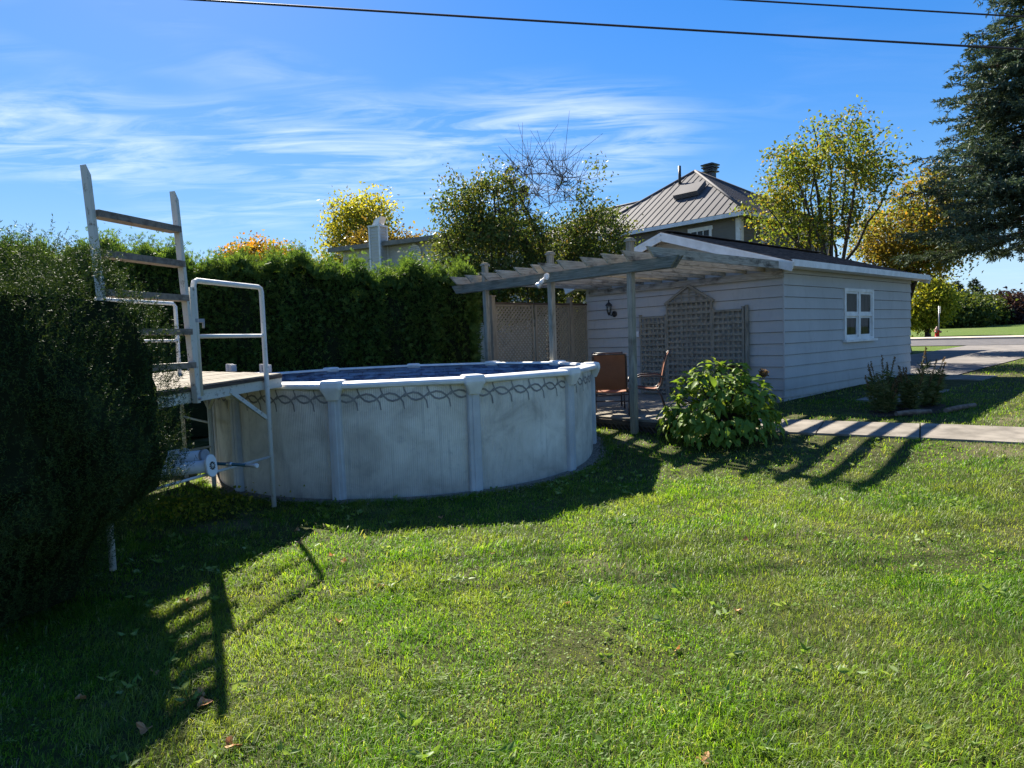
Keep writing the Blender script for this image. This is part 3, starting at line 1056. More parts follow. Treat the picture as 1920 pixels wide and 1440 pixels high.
mb.build('glass', 'pane', lan)
mb = MB()
mb.lathe(lc, [(.014, .012), (.014, .07), (.02, .1), (.012, .13)], 8)
mb.build('bulb', 'white_plastic', lan)

# ------------------------------------------------------------------ patio deck
DZ = .41
PLD = 4.115                                 # post line, distance from the gable wall
deck = thing('patio_deck', 'low weathered wooden deck under the pergola', 'deck', gp(-2, 2.5, .2))
nb = 28
for i in range(nb):
    d0 = -PLD + .14 + (PLD - .19) * i / nb
    mb = MB()
    w_ = (PLD - .19) / nb - .006
    mb.bar(gp(d0 + w_ / 2, -.02 + random.uniform(-.02, .02), DZ - .018), gp(d0 + w_ / 2, GW + random.uniform(-.02, .02), DZ - .018), w_, .034)
    mb.build('deck_board', 'deck_timber', deck)
mb = MB()
mb.bar(gp(-PLD + .12, -.02, DZ - .075), gp(-PLD + .12, GW, DZ - .075), .035, .075)
mb.bar(gp(-PLD + .15, -.01, DZ - .075), gp(-.1, -.01, DZ - .075), .035, .075)
mb.build('rim_joist', 'dark_timber', deck)
mb = MB()
L_ = GW
for k in range(60):                         # diagonal skirting slats
    s_ = -.1 + k * .09
    mb.bar(gp(-PLD + .115, s_, .14), gp(-PLD + .115, s_ + .2, .335), .012, .03, DR)
mb.build('skirting_slats', 'dark_timber', deck, kind='stuff')
mb = MB()
for dd in (-3.9, -2.6, -1.3, -.2):
    mb.bar(gp(dd, .05, .26), gp(dd, GW - .05, .26), .06, .22)
mb.build('joists', 'dark_timber', deck)

# ------------------------------------------------------------------ pergola
perg = thing('pergola', 'weathered timber pergola with slanted rafter tails attached to garage', 'pergola', gp(-PLD, 2.3, .2))
for s_ in (.48, 2.24, 4.04):
    p = gp(-PLD, s_)
    mb = MB()
    tw = random.uniform(-.03, .03)
    mb.bar((p.x, p.y, zgf(p.x, p.y) - .05), (p.x, p.y, 3.24), .093, .093, DR)
    po = mb.build('post', 'grey_timber', perg)
    mb = MB()
    mb.bar((p.x, p.y, 3.24), (p.x, p.y, 3.265), .135, .135, DR)
    mb.loft([[Vector((p.x, p.y, z)) + DR * (a * r) + DL * (b * r) for a, b in ((-1, -1), (1, -1), (1, 1), (-1, 1))] for z, r in ((3.265, .055), (3.29, .05), (3.30, .02))])
    mb.build('post_cap', 'grey_timber', po)
for off, e0, e1 in ((-.068, -.46, 5.03), (.068, -.44, 5.03)):   # doubled beam, ends cut on a slant
    mb = MB()
    z0, z1 = 2.755, 2.92
    rr = []
    for o_ in (-.019, .019):
        rr.append([gp(-PLD + off + o_, e0 + .14, z0), gp(-PLD + off + o_, e0, z1 - .03), gp(-PLD + off + o_, e0, z1), gp(-PLD + off + o_, e1, z1), gp(-PLD + off + o_, e1, z1 - .03), gp(-PLD + off + o_, e1 - .14, z0)])
    c = rr
    mb.hexa([rr[0][0], rr[0][5], rr[1][5], rr[1][0], rr[0][2], rr[0][3], rr[1][3], rr[1][2]])
    mb.build('beam', 'beam_timber', perg)
RAF = [4.66, 4.22, 3.74, 3.28, 2.78, 2.35, 2.13, 1.7, 1.22, .75, .36, -.09]
for s_ in RAF:
    mb = MB()
    z0, z1 = 2.922, 3.068 + random.uniform(-.006, .006)
    t0 = -PLD - .38 + random.uniform(-.03, .03)
    te = -.02
    a = s_ - .019
    b = s_ + .019
    sk = random.uniform(-.02, .02)
    mb.hexa([gp(t0 + .17, a + sk, z0), gp(te, a, z0), gp(te, b, z0), gp(t0 + .17, b + sk, z0), gp(t0, a + sk, z1), gp(te, a, z1), gp(te, b, z1), gp(t0, b + sk, z1)])
    mb.build('rafter', 'pale_timber', perg)
mb = MB()
mb.bar(gp(-.055, -.05, 2.85), gp(-.055, 4.9, 2.85), .038, .14)
mb.build('ledger', 'pale_timber', perg)
# flood light on the middle post
fl = thing('flood_light', 'white flood lamp on the middle pergola post', 'lamp', gp(-PLD - .09, 2.24, 2.75))
Mx = Matrix((DL, Vector((0, 0, 1)), -DR)).transposed()
mb = MB()
mb.lathe(gp(-PLD - .088, 2.24, 2.86), [(.062, 0), (.062, .025), (.045, .04)], 16, Mx)
mb.build('mount_plate', 'white_plastic', fl)
mb = MB()
pA, pB = gp(-PLD - .12, 2.25, 2.85), gp(-PLD - .25, 2.34, 2.68)
mb.tube([pA, pA.lerp(pB, .3), pA.lerp(pB, .35), pA.lerp(pB, .62)], [.022, .022, .036, .036], 12)
mb.build('lamp_holder', 'white_plastic', fl)
mb = MB()
ax = (pB - pA)
mb.tube([pA.lerp(pB, .62), pA.lerp(pB, .72), pA.lerp(pB, .95), pB], [.034, .042, .06, .05], 14)
mb.build('bulb', 'galvanised', fl)

# ------------------------------------------------------------------ lattice screen
scr = thing('lattice_screen', 'tall diagonal lattice privacy screen between hedge and garage', 'screen', gp(-1.5, GW, .3))
for t_ in (3.1, .61):
    p = gp(-t_, GW)
    mb = MB()
    mb.bar((p.x, p.y, .2), (p.x, p.y, 2.72), .092, .092, DR)
    po = mb.build('post', 'lattice_timber', scr)
    mb = MB()
    mb.bar((p.x, p.y, 2.72), (p.x, p.y, 2.75), .13, .13, DR)
    mb.build('post_cap', 'lattice_timber', po)
mb = MB()
mb.bar(gp(-3.05, GW, 2.585), gp(-.66, GW, 2.585), .09, .04)
mb.bar(gp(-.56, GW, 2.585), gp(-.03, GW, 2.585), .09, .04)
mb.build('top_rail', 'dark_timber', scr)
for a0, a1 in ((3.05, 1.87), (1.81, .66), (.56, .03)):
    mb = MB()
    for p, q in ((a0, a0 - .05), (a1 + .05, a1)):
        mb.bar(gp(-(p + q) / 2, GW, .45), gp(-(p + q) / 2, GW, 2.56), .05, .045, DL)
    mb.bar(gp(-a0 + .05, GW, 2.54), gp(-a1 - .05, GW, 2.54), .045, .04)
    mb.bar(gp(-a0 + .05, GW, .47), gp(-a1 - .05, GW, .47), .045, .04)
    fr_ = mb.build('panel_frame', 'lattice_timber', scr)
    mb = MB()
    w_, h_ = a0 - a1 - .1, 2.03
    st = .104
    for sg, off in ((1, -.006), (-1, .006)):
        k = -h_
        while k < w_:
            # line x = k + y (or mirrored), clipped to the panel
            y0, y1 = max(0, -k), min(h_, w_ - k)
            if y1 - y0 > .03:
                x0, x1 = k + y0, k + y1
                if sg < 0:
                    x0, x1 = w_ - x0, w_ - x1
                mb.bar(gp(-a0 + .05 + x0, GW + off, .49 + y0), gp(-a0 + .05 + x1, GW + off, .49 + y1), .038, .009, DL)
            k += st
    mb.build('lattice_slats', 'lattice_timber', fr_, kind='stuff')

# ------------------------------------------------------------------ trellis on the gable wall
tre = thing('garden_trellis', 'grey wooden three-part trellis with pointed centre against garage wall', 'trellis', gp(-.1, 2, DZ))
TO = -.095


def tbar(s0, z0, s1, z1, w_, dep, o_, name='slat', parent=tre, material='trellis_timber'):
    mb = MB()
    mb.bar(gp(TO + o_, s0, z0), gp(TO + o_, s1, z1), w_, dep, DR)
    return mb.build(name, material, parent)


for s0, s1, zt in ((3.33, 2.64, 2.16), (2.60, 1.50, 2.45), (1.46, .78, 2.21)):
    tbar(s0, DZ, s0, zt + .05, .045, .04, 0, 'upright')
    tbar(s1, DZ, s1, zt + .05, .045, .04, 0, 'upright')
    tbar(s0 - .03, zt, s1 + .03, zt, .045, .036, -.003, 'cross_rail')
    tbar(s0 - .03, DZ + .06, s1 + .03, DZ + .06, .045, .036, -.003, 'cross_rail')
    nv = 5 if s0 - s1 < .8 else 8
    for i in range(1, nv + 1):
        s_ = s0 + (s1 - s0) * i / (nv + 1)
        tbar(s_, DZ + .08, s_, zt - .02, .046, .012, .010)
    nh = int((zt - DZ - .1) / .122)
    for i in range(1, nh + 1):
        z = zt - i * .122
        tbar(s0 - .022, z, s1 + .022, z, .052, .014, -.006)
tbar(2.66, 2.43, 2.05, 2.80, .05, .045, -.004, 'gable_rail')
tbar(2.05, 2.80, 1.44, 2.43, .05, .045, -.002, 'gable_rail')
for i in range(1, 6):
    s_ = 2.60 - 1.1 * i / 6
    tbar(s_, 2.45, s_, 2.78 - abs(s_ - 2.05) * .62, .032, .01, .008)
tbar(2.4, 2.57, 1.7, 2.57, .036, .012, -.006)
for s0, zt in ((3.33, 2.21), (.78, 2.26)):
    tbar(s0, zt, s0, zt + .02, .065, .065, 0, 'finial')
tbar(.70, DZ, .70, 2.30, .06, .05, -.01, 'upright')

# shallow bowl on a stand
bw = thing('bird_bath', 'dark shallow bowl with plants standing before the trellis', 'bird bath', gp(-.55, .78, DZ))
bc = gp(-.55, .78, 0)
mb = MB()
mb.lathe((bc.x, bc.y, DZ), [(.13, 0), (.12, .03), (.04, .08), (.035, .5), (.06, .62)], 14)
mb.build('stand', 'black_metal', bw)
mb = MB()
mb.lathe((bc.x, bc.y, DZ + .62), [(.05, 0), (.15, .02), (.25, .07), (.3, .10), (.29, .11), (.2, .08), (.05, .06)], 20)
mb.build('bowl', 'brown_metal', bw)
n = 40
P = np.array([bc.x, bc.y, DZ + .69]) + rng.normal(0, .07, (n, 3)) * np.array([1, 1, .1])
V, F = leaves(P, np.stack([rng.normal(0, 1, n), rng.normal(0, 1, n), rng.uniform(.3, 1, n)], 1), rng.uniform(.06, .12, n), .018)
link('foliage', np_mesh('foliage', V, F, bw.location), 'yew', bw)


# ------------------------------------------------------------------ patio chairs
def chair(pos, rz, label):
    t = thing('patio_chair', label, 'chair', pos, 'brown sling chairs on the patio deck')
    M = Matrix.Rotation(rz, 3, 'Z')
    o = Vector(pos)

    def T(x, y, z):
        return o + M @ Vector((x, y, z))          # chair faces local +Y
    for sx in (-.27, .27):
        mb = MB()
        mb.tube([T(sx, -.36, 1.06), T(sx, -.31, .98), T(sx, -.26, .80), T(sx, -.2, .5), T(sx, -.15, .42), T(sx, -.08, .395), T(sx, .25, .43), T(sx, .30, .42), T(sx, .34, .36)], .016, 8)
        mb.build('side_frame', 'brown_metal', t)
        x2 = sx * 1.13
        mb = MB()
        mb.tube([T(x2, -.28, .0), T(x2, -.2, .3), T(x2, -.12, .40)], .014, 8)
        mb.build('leg', 'brown_metal', t)
        mb = MB()
        mb.tube([T(x2, .3, 0), T(x2, .31, .3), T(x2, .3, .5), T(x2, .26, .6), T(x2, .15, .64), T(x2, -.1, .645), T(x2, -.2, .63), T(x2, -.23, .58)], .015, 8)
        mb.build('leg', 'brown_metal', t)
    mb = MB()
    mb.tube([T(-.27, -.355, 1.05), T(.27, -.355, 1.05)], .013, 8)
    mb.tube([T(-.305, .305, .2), T(.305, .305, .2)], .011, 6)
    mb.tube([T(-.3, -.16, .36), T(.3, -.16, .36)], .011, 6)
    mb.build('cross_bar', 'brown_metal', t)
    mb = MB()
    prof = [(-.352, 1.045), (-.31, .97), (-.26, .8), (-.2, .5), (-.16, .44)]
    rr = []
    for y, z in prof:
        rr.append([T(-.262 + .524 * i / 6, y - .012 * math.sin(PI * i / 6), z) for i in range(7)])
    mb.loft(rr, close=False, smooth=True)
    mb.build('back_sling', 'sling', t)
    mb = MB()
    rr = []
    for y, z in ((-.14, .415), (-.08, .395), (.1, .405), (.25, .43), (.31, .40)):
        rr.append([T(-.262 + .524 * i / 6, y, z - .02 * math.sin(PI * i / 6)) for i in range(7)])
    mb.loft(rr, close=False, smooth=True)
    mb.build('seat_sling', 'sling', t)
    return t


chair((1.72, 11.60, DZ), rad(-12), 'brown sling chair with its back to the pool')
chair((1.80, 12.75, DZ), rad(-4), 'brown sling chair mostly hidden behind another chair')
chair((2.46, 12.0, DZ), rad(80), 'brown sling chair seen side on before the trellis')

# ------------------------------------------------------------------ pool platform and ladder
PZ = 1.474
LA = Vector((-2.70, 7.39, 0))               # pipe by the pool corner
BD = Vector((.275, .961, 0)).normalized()   # along the open edge, away from the yew
BN = Vector((-BD.y, BD.x, 0))               # in under the platform
RC = LA + BD * .32 + BN * .035
NC = LA - BD * 2.35 + BN * .035
EC = Vector((-5.08, 10.34, 0))              # far end of the edge along the pool
plat = thing('pool_platform', 'weathered boarded platform on white pipe legs beside the pool', 'platform', (-3.6, 7.2, 0))
CH = (EC - RC).normalized()
wplat = (EC - RC).dot(BN)


def vz(p, z):
    return Vector((p.x, p.y, z))


def pz(p, dz=0.0):
    """the old platform sags towards the yew"""
    return vz(p, PZ + .034 * min(0.0, (p - LA).dot(BD)) + dz)


nbp = 19
bwid = wplat / nbp
k = (EC - RC).dot(BD) / wplat
for i in range(nbp):
    u0, u1 = i * bwid + .007, (i + 1) * bwid - .007
    # each board runs from the near end to the slanting edge along the pool
    zz = -.019 + random.uniform(-.003, .003)
    mb = MB()
    a, b, b2, a2 = NC + BN * u0, RC + BN * u0 + BD * (u0 * k), RC + BN * u1 + BD * (u1 * k), NC + BN * u1
    mb.hexa([pz(q, zz + dz) for dz in (-.019, .019) for q in (a, b, b2, a2)])
    mb.build('deck_board', 'deck_timber', plat)
mb = MB()
mb.bar(pz(NC + BN * .03, -.105), pz(LA - BD * .0 + BN * .065, -.105), .04, .115)
mb.bar(pz(LA + BN * .065, -.105), pz(RC + BN * .03 + BD * .02, -.105), .039, .114)
mb.build('edge_beam', 'worn_white', plat, label='white painted beam under the open edge')
mb = MB()
mb.bar(pz(NC, -.032), pz(RC + BD * .01, -.032), .012, .040)
mb.build('edge_shade', 'dark_timber', plat)  # dark strip stands in for shade along the board edges
mb = MB()
mb.bar(pz(RC + BN * .08 - BD * .02, -.10), pz(EC - BD * .05, -.10), .04, .11)
mb.bar(pz(NC + BN * .1 + BD * .04, -.10), pz(NC + BN * (wplat - .05) + BD * .04, -.10), .04, .11)
mb.build('joists', 'dark_timber', plat)
LE = Vector((-4.62, 9.35, 0))
LB = Vector((-3.80, 8.38, 0))
LD = Vector((-3.28, 5.37, 0))
LH = LA - BD * 1.02                          # foot of the inner handrail post
HZ = 2.43
hp, h0 = LA, LH
mb = MB()
mb.tube([vz(hp, -.05), vz(hp, 1.3), vz(hp, HZ - .05), vz(hp, HZ - .015) - BD * .015, vz(hp, HZ) - BD * .05, vz(h0, HZ) + BD * .05, vz(h0, HZ - .015) + BD * .012, vz(h0, HZ - .05), vz(h0, 1.33)], .026, 10)
mb.build('handrail', 'pipe_white', plat, label='white pipe handrail running down to the lawn')
mb = MB()
mb.tube([vz(h0, 1.90), vz(hp, 1.905)], .02, 8)
mb.build('mid_rail', 'pipe_white', plat)
mb = MB()
mb.bar(vz(LH, 1.29) - BD * .05, vz(LH, 2.36) - BD * .05, .045, .05, BD)
mb.build('handrail_stud', 'worn_white', plat)
mb = MB()
mb.box(vz(h0, 2.05) + BD * .03, (.05, .12, .035), math.atan2(BD.y, BD.x) - PI / 2)
mb.tube([vz(h0, 2.05) + BD * .1, vz(h0, 1.98) + BD * .1], .012, 6)
mb.build('gate_latch', 'grey_plastic', plat)
mb = MB()                                    # far handrail
f0 = LE - BD * 1.3
mb.tube([vz(LE, -.05), vz(LE, HZ - .04), vz(LE, HZ) - BD * .04, vz(f0, HZ) + BD * .04, vz(f0, HZ - .04), pz(f0, -.02)], .026, 10)
mb.build('handrail', 'pipe_white', plat)
mb = MB()
mb.tube([vz(LE, 1.92), vz(f0, 1.92)], .02, 8)
mb.build('mid_rail', 'pipe_white', plat)
for q in (LB, LD + BN * .03, LD + BN * 1.9):
    mb = MB()
    mb.tube([vz(q, -.05), pz(q, -.05)], .027, 10)
    mb.build('leg', 'pipe_white', plat)


def brace(a, b, w_=.045):
    mb = MB()
    mb.bar(a, b, w_, .03, BN)
    mb.build('brace', 'worn_white', plat)


brace(vz(hp, 1.0) - BD * .02 + BN * .02, vz(hp, 1.34) - BD * .55 + BN * .05)
brace(vz(LB, 1.05) + CH * .02, vz(LB, 1.36) + CH * .42, .04)
brace(vz(LB, 1.05) - CH * .02, vz(LB, 1.36) - CH * .42, .04)
CBZ = .565
for q0, q1, z in ((hp, LD + BN * .03, CBZ), (LB, LE, .86), (LB, LD + BN * 1.9, CBZ)):
    mb = MB()
    mb.tube([vz(q0, z), vz(q1, z)], .014, 8)
    mb.build('cross_pipe', 'pipe_white', plat)
# grey moulded rail sockets standing on the boards
for i, (t_, s_) in enumerate(((.62, 1), (1.75, 1), (3.35, 1))):
    q = RC + CH * t_ - CH.cross(Vector((0, 0, 1))) * -.10
    mb = MB()
    a_ = math.atan2(CH.y, CH.x)
    mb.box(pz(q, .045), (.10, .07, .09), a_)
    mb.box(pz(q, .05) + CH * .09, (.07, .09, .10), a_)
    mb.build('rail_socket', 'grey_plastic', label=('grey plastic rail socket on the platform beside the handrail pipe', 'double grey plastic rail socket in the middle of the platform edge', 'grey plastic rail socket at the hedge end of the platform')[i], cat='rail socket')

# flip-up ladder, standing raised on its hinge
lad = thing('wooden_ladder', 'raised wooden ladder with peeling white rails and broad treads', 'ladder', vz(LH, 1.3))
lr = LA - BD * 1.085 - BN * .005
ll = LA - BD * 2.0 - BN * .005
LT = 3.16
lean = -BD * .11


def rail_pt(base, z):
    t_ = (z - 1.28) / (LT - 1.28)
    return vz(base, z) + lean * t_


for base, top in ((lr, LT), (ll, LT + .02)):
    mb = MB()
    a, b = rail_pt(base, 1.27), rail_pt(base, top)
    sd = BD * .02
    dp = BN * .030
    sl = Vector((0, 0, .06))
    mb.hexa([a - sd - dp, a + sd - dp, a + sd + dp, a - sd + dp, b - sd - dp + sl, b + sd - dp - sl * .2, b + sd + dp - sl * .2, b - sd + dp + sl])
    mb.build('rail', 'worn_white', lad)
for i in range(5):
    z = 1.63 + .311 * i
    a, b = rail_pt(ll, z) + BD * .02, rail_pt(lr, z) - BD * .02
    mb = MB()
    mb.bar(a, b, .125, .055, Vector((0, 0, 1)))
    mb.build('tread', 'tread', lad)
mb = MB()
mb.tube([rail_pt(lr, 1.31) - BN * .06, rail_pt(lr, 1.31) + BN * .05], .012, 8)
mb.build('hinge_bolt', 'grey_plastic', lad)

# rolled cover reel, tubes and a telescopic pole lying on the cross pipes
rl = Vector((-2.93, 6.40, .655))
axd = Vector((-.93, .22, -.10)).normalized()


def tubething(name, p, d, ln, r, material, label, cat, grp=None):
    t = thing(name, label, cat, p, grp)
    return t


reel = thing('cover_reel', 'white pool cover reel tube with an oval end plate', 'reel', rl)
mb = MB()
mb.tube([rl, rl + axd * 1.5], .062, 16)
mb.build('tube', 'white_plastic', reel)
mb = MB()
pn = -axd
upv = Vector((0, 0, 1))
sd = pn.cross(upv).normalized()
uu = sd.cross(pn)
ring = []
for i in range(32):
    a = 2 * PI * i / 32
    ring.append((.075 * math.cos(a), .075 * math.sin(a) + (.035 if math.sin(a) >= 0 else -.035)))
rr = []
for o_, k in ((.0, .97), (.006, 1.0), (.018, 1.0), (.024, .93)):
    rr.append([rl + pn * o_ + sd * (x * k) + uu * (y * k) for x, y in ring])
mb.loft(rr)
plate = mb.build('end_plate', 'white_plastic', reel)
mb = MB()
for i in range(10):
    a = 2 * PI * i / 10
    c_ = rl + pn * .026
    mb.bar(c_ + (sd * math.cos(a) + uu * math.sin(a)) * .022, c_ + (sd * math.cos(a) + uu * math.sin(a)) * .04, .013, .006, pn)
mb.build('vent_slots', 'black_metal', plate)
mb = MB()
Mx = Matrix((sd, uu, pn)).transposed()
mb.lathe(rl + pn * .024, [(.016, 0), (.016, .008), (.006, .012)], 12, Mx)
mb.build('hub', 'shell', plate)
for i, (dx, r_, ln, lab) in enumerate(((Vector((-.12, .16, .075)), .062, 1.3, 'white plastic tube lying behind the cover reel'), (Vector((-.36, .26, .085)), .055, 1.1, 'white plastic tube lying farthest under the platform'))):
    p0 = rl + dx
    t = thing('plastic_tube', lab, 'tube', p0)
    mb = MB()
    mb.tube([p0, p0 + axd * ln], r_, 16)
    mb.build('tube', 'white_plastic', t)
    mb = MB()
    mb.tube([p0 - axd * .012, p0 + axd * .02], r_ + .004, 16)
    mb.build('end_cap', 'grey_plastic', t)
tp = thing('telescopic_pole', 'dark teal telescopic pool pole lying on the cross pipe', 'pole', (-2.72, 6.5, .60))
pd = Vector((-.95, .3, .02)).normalized()
p0 = Vector((-2.56, 6.62, .602))
mb = MB()
mb.tube([p0 + pd * .12, p0 + pd * 1.8], .017, 10)
mb.build('shaft', 'teal_paint', tp)
mb = MB()
mb.tube([p0, p0 + pd * .03, p0 + pd * .035, p0 + pd * .13], [.022, .022, .018, .018], 12)
mb.build('handle_end', 'white_plastic', tp)
mb = MB()
mb.tube([p0 + pd * .30, p0 + pd * .36], .024, 10)
mb.build('clamp', 'galvanised', tp)


# ------------------------------------------------------------------ neighbouring houses
def lapwall(mb, p0, p1, nrm, z0, z1, course):
    """wall faced with lapped courses"""
    z = z0
    while z < z1 - .01:
        zt = min(z + course, z1)
        a0, a1 = p0 + nrm * .016, p1 + nrm * .016
        b0, b1 = p0 + nrm * .002, p1 + nrm * .002
        mb.face([(a0.x, a0.y, z), (a1.x, a1.y, z), (b1.x, b1.y, zt), (b0.x, b0.y, zt)])
        mb.face([(b0.x, b0.y, z), (b1.x, b1.y, z), (a1.x, a1.y, z), (a0.x, a0.y, z)])
        z = zt


HC = Vector((9.30, 27.0, 0))
HA, HB = 8.2, 8.4                             # along DL and along DR


def hp_(a_dr, a_dl, z=0.0):
    p = HC + DR * a_dr + DL * a_dl
    return Vector((p.x, p.y, z))


house = thing('hip_roof_house', 'two-storey taupe house with a ribbed grey metal hip roof', 'house', hp_(0, 0, .6))
HE = 6.36
mb = MB()
lapwall(mb, hp_(0, 0), hp_(0, HA + 6), -DR, .4, HE, .13)
lapwall(mb, hp_(HB, 0), hp_(0, 0), -DL, .4, HE, .13)
mb.face([hp_(.01, .01, .3), hp_(.01, HA + 6, .3), hp_(.01, HA + 6, HE), hp_(.01, .01, HE)])
mb.face([hp_(.01, .01, .3), hp_(HB, .01, .3), hp_(HB, .01, HE), hp_(.01, .01, HE)])
mb.face([hp_(HB, .01, .3), hp_(HB, HA + 6, .3), hp_(HB, HA + 6, HE), hp_(HB, .01, HE)])
mb.face([hp_(.01, HA + 6, .3), hp_(HB, HA + 6, .3), hp_(HB, HA + 6, HE), hp_(.01, HA + 6, HE)])
mb.build('wall', 'taupe_siding', house)
o_ = .45
PK = 9.55
E4 = [hp_(-o_, -o_, HE + .12), hp_(HB + o_, -o_, HE + .12), hp_(HB + o_, HA + o_, HE + .12), hp_(-o_, HA + o_, HE + .12)]
pk = hp_(HB / 2 - .35, HA / 2 + .35, PK)
WR = 8.75                                     # ridge of the lower wing
w0 = HA + 6
mb = MB()
for i in range(4):
    mb.face([E4[i], E4[(i + 1) % 4], pk])
mb.face(list(reversed([p - Vector((0, 0, .02)) for p in E4])))
r0, r1 = hp_(HB / 2, HA / 2 + .9, WR), hp_(HB / 2, w0 - 2.5, WR)
q = [hp_(-o_, HA - 2.0, HE + .115), hp_(-o_, w0 + o_, HE + .115), hp_(HB + o_, w0 + o_, HE + .115), hp_(HB + o_, HA - 2.0, HE + .115)]
zf = (WR - HE - .115) / (HB / 2 + o_)
mb.face([q[0], r0, r1, q[1]])
mb.face([q[1], r1, q[2]])
mb.face([q[2], r1, r0, q[3]])
roof = mb.build('roof', 'metal_roof', house)
mb = MB()                                     # standing ribs
nrm_z = Vector((0, 0, .035))


def ribs(a, b, apex0, apex1, n_):
    for i in range(n_ + 1):
        t_ = (i + .5) / (n_ + 1)
        p = a.lerp(b, t_)
        # run straight up the slope until it meets a hip
        dirv = None
        base = (b - a).normalized()
        top = apex0 if t_ < .5 else apex1
        s0 = (apex0 - a).dot(base)
        s1 = (apex1 - a).dot(base)
        L_ = (b - a).length
        s_ = t_ * L_
        rise = apex0 - (a + base * s0)
        if s_ < s0:
            k = s_ / s0
        elif s_ > s1:
            k = (L_ - s_) / (L_ - s1)
        else:
            k = 1
        e = p + rise * k
        mb.bar(p + nrm_z * .3, e + nrm_z * .3, .03, .034)


ribs(E4[0], E4[3], pk, pk, 23)
ribs(E4[1], E4[0], pk, pk, 23)
ribs(hp_(-o_, HA + o_, HE + .115), q[1], hp_(HB / 2, HA + o_ + .01, WR), r1, 15)
for a, b in ((E4[0], pk), (E4[1], pk), (E4[3], pk), (r0, r1)):
    mb.tube([a + nrm_z, b + nrm_z], .06, 6)
mb.build('roof_ribs', 'metal_roof', roof)
mb = MB()
for a, b in ((hp_(-o_ - .02, -o_), hp_(-o_ - .02, w0 + o_)), (hp_(-o_ - .02, -o_ - .02), hp_(HB + o_, -o_ - .02))):
    mb.bar((a.x, a.y, HE + .02), (b.x, b.y, HE + .02), .04, .16)
mb.build('eave_fascia', 'white_paint', house)
mb = MB()
mb.face([(p.x, p.y, HE - .04) for p in (hp_(-o_, -o_), hp_(-o_, w0 + o_), hp_(.02, w0 + o_), hp_(.02, -o_))])
mb.face([(p.x, p.y, HE - .041) for p in (hp_(.0, -o_), hp_(HB + o_, -o_), hp_(HB + o_, .02), hp_(.0, .02))])
mb.build('soffit', 'taupe_siding', house)
mb = MB()
mb.bar(hp_(-.03, .09, .4), hp_(-.03, .09, HE - .05), .2, .03, DR)
mb.bar(hp_(.07, -.03, .4), hp_(.07, -.03, HE - .05), .2, .03, DL)
mb.build('corner_board', 'white_paint', house)


def hwindow(face, c, z0, z1, w_, cols=2):
    """window on the house: face 0 looks along -DR, 1 along -DL"""
    ax = DL if face == 0 else DR
    nm = -DR if face == 0 else -DL
    base = HC + ax * c

    def pt(u, z, o_):
        p = base + ax * u + nm * o_
        return Vector((p.x, p.y, z))
    mb = MB()
    fw_ = .12
    for u0, u1, za, zb in ((-w_ / 2 - fw_, -w_ / 2, z0, z1), (w_ / 2, w_ / 2 + fw_, z0, z1), (-w_ / 2 - fw_ - .04, w_ / 2 + fw_ + .04, z1, z1 + .16), (-w_ / 2 - fw_, w_ / 2 + fw_, z0 - .12, z0)):
        mb.hexa([pt(u0, za, 0), pt(u1, za, 0), pt(u1, za, .06), pt(u0, za, .06), pt(u0, zb, 0), pt(u1, zb, 0), pt(u1, zb, .06), pt(u0, zb, .06)])
    wn = mb.build('window', 'white_paint', house)
    mb = MB()
    for i in range(1, cols):
        u = -w_ / 2 + w_ * i / cols
        mb.bar(pt(u, z0, .035), pt(u, z1, .035), .035, .02, nm)
    mb.bar(pt(-w_ / 2, (z0 + z1) / 2, .036), pt(w_ / 2, (z0 + z1) / 2, .036), .02, .045)
    mb.build('glazing_bar', 'white_paint', wn)
    mb = MB()
    mb.face([pt(-w_ / 2, z0, .026), pt(w_ / 2, z0, .026), pt(w_ / 2, z1, .026), pt(-w_ / 2, z1, .026)])
    mb.build('pane', 'pane', wn)
    mb = MB()
    mb.face([pt(-w_ / 2, z0, .021), pt(w_ / 2, z0, .021), pt(w_ / 2, z1, .021), pt(-w_ / 2, z1, .021)])
    mb.build('unlit_backing', 'unlit_backing', wn)  # flat dark sheet painted as the unlit room behind the pane


hwindow(0, 1.8, 5.2, 6.02, .85, 3)
hwindow(0, 6.8, 5.2, 6.02, .9, 3)
hwindow(1, 1.95, 4.9, 6.02, .5, 1)
hwindow(1, 5.0, 4.9, 6.02, .9, 2)
hwindow(0, 2.6, 1.6, 3.0, 1.1, 2)
hwindow(1, 2.6, 1.6, 3.0, 1.1, 2)
# roof hatch, vent pipe, chimney
c_ = E4[0].lerp(E4[3], .40)
sl = (pk - (E4[0] + (E4[3] - E4[0]) * .5)).normalized()
hb = c_ + sl * 2.75
mb = MB()
nz = DL.cross(sl) * -1
nz = sl.cross(DL).normalized()
if nz.z < 0:
    nz = -nz
Mh = Matrix((DL, sl, nz)).transposed()
mb.box(hb + nz * .16, (1.25, .95, .22), M=Mh)
mb.build('roof_hatch', 'metal_roof', roof)
vp = E4[0].lerp(E4[3], .535) + sl * 4.15
mb = MB()
mb.tube([vp - Vector((0, 0, .2)), vp + Vector((0, 0, .85))], .07, 8)
mb.build('vent_pipe', 'black_metal', roof)
cp = pk + DR * .95 - DL * .25 + Vector((0, 0, -.75))
mb = MB()
mb.bar(cp - Vector((0, 0, .5)), cp + Vector((0, 0, .75)), .4, .4, DR)
for i, (z, w_) in enumerate(((.78, .62), (.90, .5), (.98, .62), (1.1, .66))):
    mb.bar(cp + Vector((0, 0, z)), cp + Vector((0, 0, z + .06)), w_, w_, DR)
mb.bar(cp + Vector((0, 0, 1.15)), cp + Vector((0, 0, 1.2)), .45, .45, DR)
mb.build('chimney', 'black_metal', roof)
